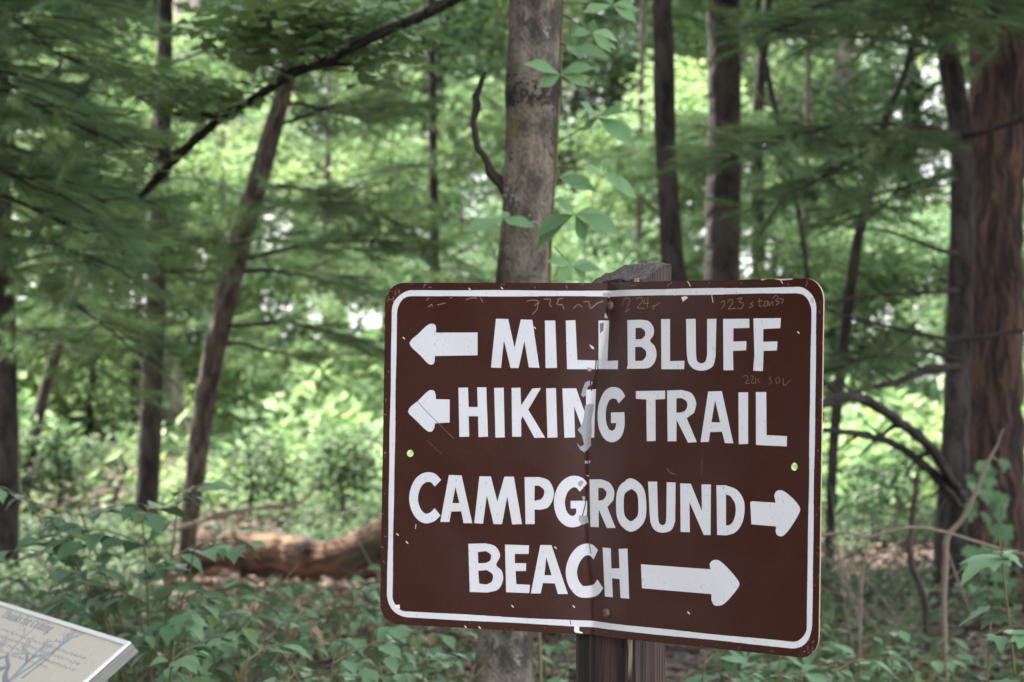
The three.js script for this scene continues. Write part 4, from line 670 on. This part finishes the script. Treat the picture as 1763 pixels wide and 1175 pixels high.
{ // the wooden post behind it
  const [bu, bv] = onSign(1042, 800), c = sheet(uB, 0.3).lerp(sheet(foldU(0.5), 0.3), 0.55), yaw = Math.PI / 6, back = V(Math.sin(yaw), 0, -Math.cos(yaw)), across = V(Math.cos(yaw), 0, Math.sin(yaw)), hs = 0.06;
  const f0 = P(1045, 800, 4.42), ctr = f0.clone().addScaledVector(back, hs + 0.004); const base = V(ctr.x, H(ctr.x, ctr.z), ctr.z);
  const post = thing('sign_post', 'weathered dark square wooden post carrying the brown trail sign', 'post', base);
  const ring = []; const rr = 0.007; for (const [sx, sz, a0] of [[1, 1, 0], [-1, 1, 1], [-1, -1, 2], [1, -1, 3]]) { for (let k = 0; k <= 3; k++) { const a = (a0 + k / 3) * Math.PI / 2; ring.push([sx * (hs - rr) + Math.cos(a) * rr, sz * (hs - rr) + Math.sin(a) * rr]); } }
  const dense = []; ring.forEach((p, i) => { const q = ring[(i + 1) % ring.length], L = Math.hypot(q[0] - p[0], q[1] - p[1]), n = L > 0.03 ? 14 : 1; for (let k = 0; k < n; k++) dense.push([mix(p[0], q[0], k / n), mix(p[1], q[1], k / n)]); }); dense.push(dense[0]);
  const ys = [-0.3]; for (let k = 0; k <= 60; k++) ys.push(k / 60);
  const topY = (x, z) => P(1100, 456, 4.52).y - base.y - 0.030 * sstep(0.2, 1, (z / hs + 1) / 2) - 0.018 * sstep(0.1, -1, x / hs) + 0.0015 * Math.sin(x * 190 + z * 70);
  const pos = [], uv = [], idx = [], N = dense.length; let per = 0; const cum = [0]; for (let i = 1; i < N; i++) { per += Math.hypot(dense[i][0] - dense[i - 1][0], dense[i][1] - dense[i - 1][1]); cum.push(per); }
  const toW = (x, y, z) => V(0, y, 0).addScaledVector(across, x).addScaledVector(back, -z);
  ys.forEach((t, j) => dense.forEach(([x, z], i) => { const y = t < 0 ? -0.3 : t * topY(x, z), gr = 1 - 0.02 * sstep(0.5, 0.62, fbm(cum[i] / per, y * 0.08, 40, 8, 3, 291)) * 2 + 0.02 * (fbm(cum[i] / per, y * 0.3, 12, 8, 2, 293) - 0.5); const p = toW(x * gr, y, z * gr); pos.push(p.x, p.y, p.z); uv.push(cum[i] / per, y); }));
  for (let j = 0; j < ys.length - 1; j++) for (let i = 0; i < N - 1; i++) { const a = j * N + i, b = a + N; idx.push(a, b, a + 1, a + 1, b, b + 1); }
  const g = new THREE.BufferGeometry(); g.setAttribute('position', new THREE.Float32BufferAttribute(pos, 3)); g.setAttribute('uv', new THREE.Float32BufferAttribute(uv, 2)); g.setIndex(idx); g.computeVertexNormals();
  const pale = cum[dense.findIndex(p => p[0] > hs * 0.9 && p[1] > hs * 0.8)] / per;
  const t = texPair(1024, 1024, (u, v) => {
    const w = (fbm(u, v, 3, 3, 3, 301) - 0.5) * 0.02, n = fbm(u + w, v, 90, 5, 4, 303), k = fbm(u + w, v, 30, 2, 3, 307), f = fbm(u, v, 200, 60, 2, 311);
    let c = mix3([0.008, 0.005, 0.004], [0.052, 0.033, 0.024], sstep(0.32, 0.7, n * 0.6 + k * 0.4)); c = mix3(c, [0.058, 0.031, 0.028], sstep(0.55, 0.7, fbm(u, v, 6, 4, 3, 313)) * 0.4);
    const du = Math.min(Math.abs(u - pale - 0.03), 1 - Math.abs(u - pale - 0.03)), edge = du - 0.012 - 0.022 * (fbm(u, v, 20, 14, 3, 317) - 0.5);
    c = mix3(c, mix3([0.22, 0.165, 0.11], [0.36, 0.29, 0.21], f), sstep(0.003, -0.003, edge) * sstep(0.35, 0.5, fbm(u, v, 10, 7, 3, 331)));
    return [...c, n * 0.7 + k * 0.3];
  });
  part('shaft', g, std({ map: t.map, bumpMap: t.bump, bumpScale: 0.008, roughness: 0.95 }), post);
  // end grain
  const tp = [], ti = [], tu = []; const rings = 8; for (let k = 0; k <= rings; k++) dense.forEach(([x, z]) => { const s = k / rings, X = x * s, Z = z * s, p = toW(X, topY(X, Z) - (k === rings ? 0.002 : 0) + (k < rings ? 0.004 * fbm(X * 8 + 0.5, Z * 8 + 0.5, 12, 12, 3, 337) : 0), Z); tp.push(p.x, p.y, p.z); tu.push(0.5 + X / hs / 2, 0.5 + Z / hs / 2); });
  for (let k = 0; k < rings; k++) for (let i = 0; i < N - 1; i++) { const a = k * N + i, b = a + N; ti.push(a, a + 1, b, a + 1, b + 1, b); }
  const tg = new THREE.BufferGeometry(); tg.setAttribute('position', new THREE.Float32BufferAttribute(tp, 3)); tg.setAttribute('uv', new THREE.Float32BufferAttribute(tu, 2)); tg.setIndex(ti); tg.computeVertexNormals();
  const et = texPair(256, 256, (u, v) => { const d = Math.hypot(u - 0.42, v - 0.55), n = fbm(u, v, 20, 20, 4, 341), rg = 0.5 + 0.5 * Math.sin(d * 90 + n * 4); return [...mix3([0.02, 0.015, 0.013], [0.085, 0.066, 0.058], n * 0.7 + rg * 0.3), n * 0.6 + rg * 0.4]; });
  part('top', tg, std({ map: et.map, bumpMap: et.bump, bumpScale: 0.002, roughness: 1, side: THREE.DoubleSide }), post);
}

// ------------------------------------------------------------------ the low information panel
{
  const tau = 40 * Math.PI / 180, cor = P(224, 1106, 5.9), e = V(-0.447, 0, -0.894), dn = V(-0.894 * Math.cos(tau), -Math.sin(tau), 0.447 * Math.cos(tau)), nr = dn.clone().cross(e).normalize(); if (nr.y < 0) nr.negate();
  const W = 1.2, Hh = 0.62, TH = 0.03, mid0 = cor.clone().addScaledVector(e, W / 2).addScaledVector(dn, Hh / 2), base = onGround(mid0.x, mid0.z);
  const t = thing('information_panel', 'slanted low information panel with a white frame and a printed bare tree', 'sign', base);
  const X = e.clone().negate(), Yv = dn.clone().negate(), basis = new THREE.Matrix4().makeBasis(X, Yv, nr), q = new THREE.Quaternion().setFromRotationMatrix(basis);
  const place = (m, x, y, z) => { m.quaternion.copy(q); m.position.copy(mid0).addScaledVector(X, x).addScaledVector(Yv, y).addScaledVector(nr, z).sub(base); return m; };
  const bx = (w, h, d) => { const s = new THREE.Shape(); s.moveTo(-w / 2, -h / 2); s.lineTo(w / 2, -h / 2); s.lineTo(w / 2, h / 2); s.lineTo(-w / 2, h / 2); const g = new THREE.ExtrudeGeometry(s, { depth: d - 0.002, bevelEnabled: true, bevelThickness: 0.001, bevelSize: 0.001, bevelOffset: -0.001, bevelSegments: 1 }); g.translate(0, 0, -d / 2 + 0.001); return g; };
  const alu = texPair(128, 256, (u, v) => { const n = fbm(u, v, 4, 60, 3, 351); return [...mix3([0.12, 0.12, 0.105], [0.26, 0.26, 0.235], n), n]; }, 4, 4);
  place(part('board', bx(W - 0.006, Hh - 0.006, TH - 0.006), std({ map: alu.map, roughness: 0.7 }), t), 0, 0, -TH / 2 - 0.002);
  const fm = std({ color: new THREE.Color(0.78, 0.79, 0.79), roughness: 0.5 }), sideM = std({ map: alu.map, bumpMap: alu.bump, bumpScale: 0.001, roughness: 0.65, metalness: 0.1 }), fw = 0.013;
  for (const [w, h, x, y] of [[W, fw, 0, Hh / 2 - fw / 2], [W, fw, 0, -Hh / 2 + fw / 2], [fw, Hh - 2 * fw, W / 2 - fw / 2, 0], [fw, Hh - 2 * fw, -W / 2 + fw / 2, 0]]) place(part('frame', bx(w, h, 0.006), fm, t), x, y, -0.001);
  for (const [w, h, x, y] of [[0.004, Hh, W / 2 - 0.001, 0], [0.004, Hh, -W / 2 + 0.001, 0], [W - 0.006, 0.004, 0, Hh / 2 - 0.001], [W - 0.006, 0.004, 0, -Hh / 2 + 0.001]]) place(part('side', bx(w, h, TH - 0.004), sideM, t), x, y, -TH / 2 - 0.0035);
  // printed face
  const iw = W - 2 * fw, ih = Hh - 2 * fw, CW = 2048, CH = Math.round(CW * ih / iw), cv = document.createElement('canvas'); cv.width = CW; cv.height = CH; const g = cv.getContext('2d'), S = CW / iw, r = rngOf(951);
  const toC = (px, py) => { const o = camera.position, d = ray(px, py), k = nr.dot(mid0.clone().sub(o)) / nr.dot(d), h = o.clone().addScaledVector(d, k).sub(mid0); return [(h.dot(X) + iw / 2) * S, (ih / 2 - h.dot(Yv)) * S]; };
  g.fillStyle = '#c6beac'; g.fillRect(0, 0, CW, CH);
  for (let k = 0; k < 9000; k++) { const s = 1 + r() * 6; g.fillStyle = r() < 0.55 ? 'rgba(110,92,66,0.22)' : 'rgba(240,235,222,0.2)'; g.fillRect(r() * CW, r() * CH, s, s); }
  const zz = (x, y) => toC(x / 3.311, 820 + y / 3.311), [tx, ty] = zz(272, 893), [t0x] = zz(0, 822);
  g.fillStyle = '#363f63'; g.font = 'bold 62px serif'; const tw = g.measureText('hanks for Coming').width; g.save(); g.translate(tx, ty); g.scale((tx - t0x) / tw, 1); g.textAlign = 'right'; g.fillText('Thanks for Coming', 0, 0); g.restore();
  const squig = (x0, x1, y) => { g.strokeStyle = 'rgba(80,86,115,0.75)'; g.lineWidth = 5; let x = x0; while (x < x1) { const w = 14 + r() * 46; g.beginPath(); for (let u = 0; u <= w; u += 5) { const yy = y + (r() - 0.5) * 15; u ? g.lineTo(x + u, yy) : g.moveTo(x, yy); } g.stroke(); x += w + 13; } };
  { const [, la] = zz(210, 910), [, lb] = zz(540, 990), [rx] = zz(545, 1000); for (let k = 0; k < 4; k++) squig(100, rx - 20 - (k > 2 ? 300 : 0), ty + 60 + k * 34); }
  const limb = (x, y, a, l, w, n) => { const x2 = x + Math.cos(a) * l, y2 = y - Math.sin(a) * l; g.strokeStyle = n > 2 ? '#6b7385' : '#878d97'; g.lineCap = 'round'; g.lineWidth = w; g.beginPath(); g.moveTo(x, y); g.quadraticCurveTo((x + x2) / 2 + (r() - 0.5) * l * 0.4, (y + y2) / 2 + (r() - 0.5) * l * 0.4, x2, y2); g.stroke(); if (n) for (let k = 0; k < 3; k++) limb(x2, y2, a + (r() - 0.5) * 1.9, l * (0.6 + 0.25 * r()), w * 0.62, n - 1); };
  { const [bx0, by0] = zz(40, 1175), [mx, my] = zz(150, 1060), [ex, ey] = zz(230, 980); const A = Math.atan2(by0 - my, mx - bx0); limb(bx0, by0, A, Math.hypot(mx - bx0, my - by0), 40, 0); limb(mx, my, Math.atan2(my - ey, ex - mx), Math.hypot(ex - mx, ey - my) * 0.6, 24, 3); limb(mx, my, A - 1.0, 60, 14, 3); limb(bx0, by0, A - 0.75, 330, 30, 0); limb(...zz(130, 1145), A - 0.6, 120, 22, 4); limb(mx, my, A + 0.9, 110, 16, 3); limb(bx0, by0, A + 0.9, 200, 30, 5); }
  const ct = new THREE.CanvasTexture(cv); ct.colorSpace = THREE.SRGBColorSpace; ct.needsUpdate = true;
  place(part('printed_face', new THREE.PlaneGeometry(iw, ih), std({ map: ct, roughness: 0.45 }), t), 0, 0, -0.0012);
  for (const s of [-1, 1]) { const p = mid0.clone().addScaledVector(X, s * W * 0.32).addScaledVector(nr, -TH - 0.004).sub(base); const foot = H(p.x + base.x, p.z + base.z) - base.y; part('leg', new THREE.BoxGeometry(0.06, p.y - foot + 0.15, 0.06).translate(p.x, (p.y + foot - 0.15) / 2 - 0.03, p.z), sideM, t); }
}

renderer.render(scene, camera);
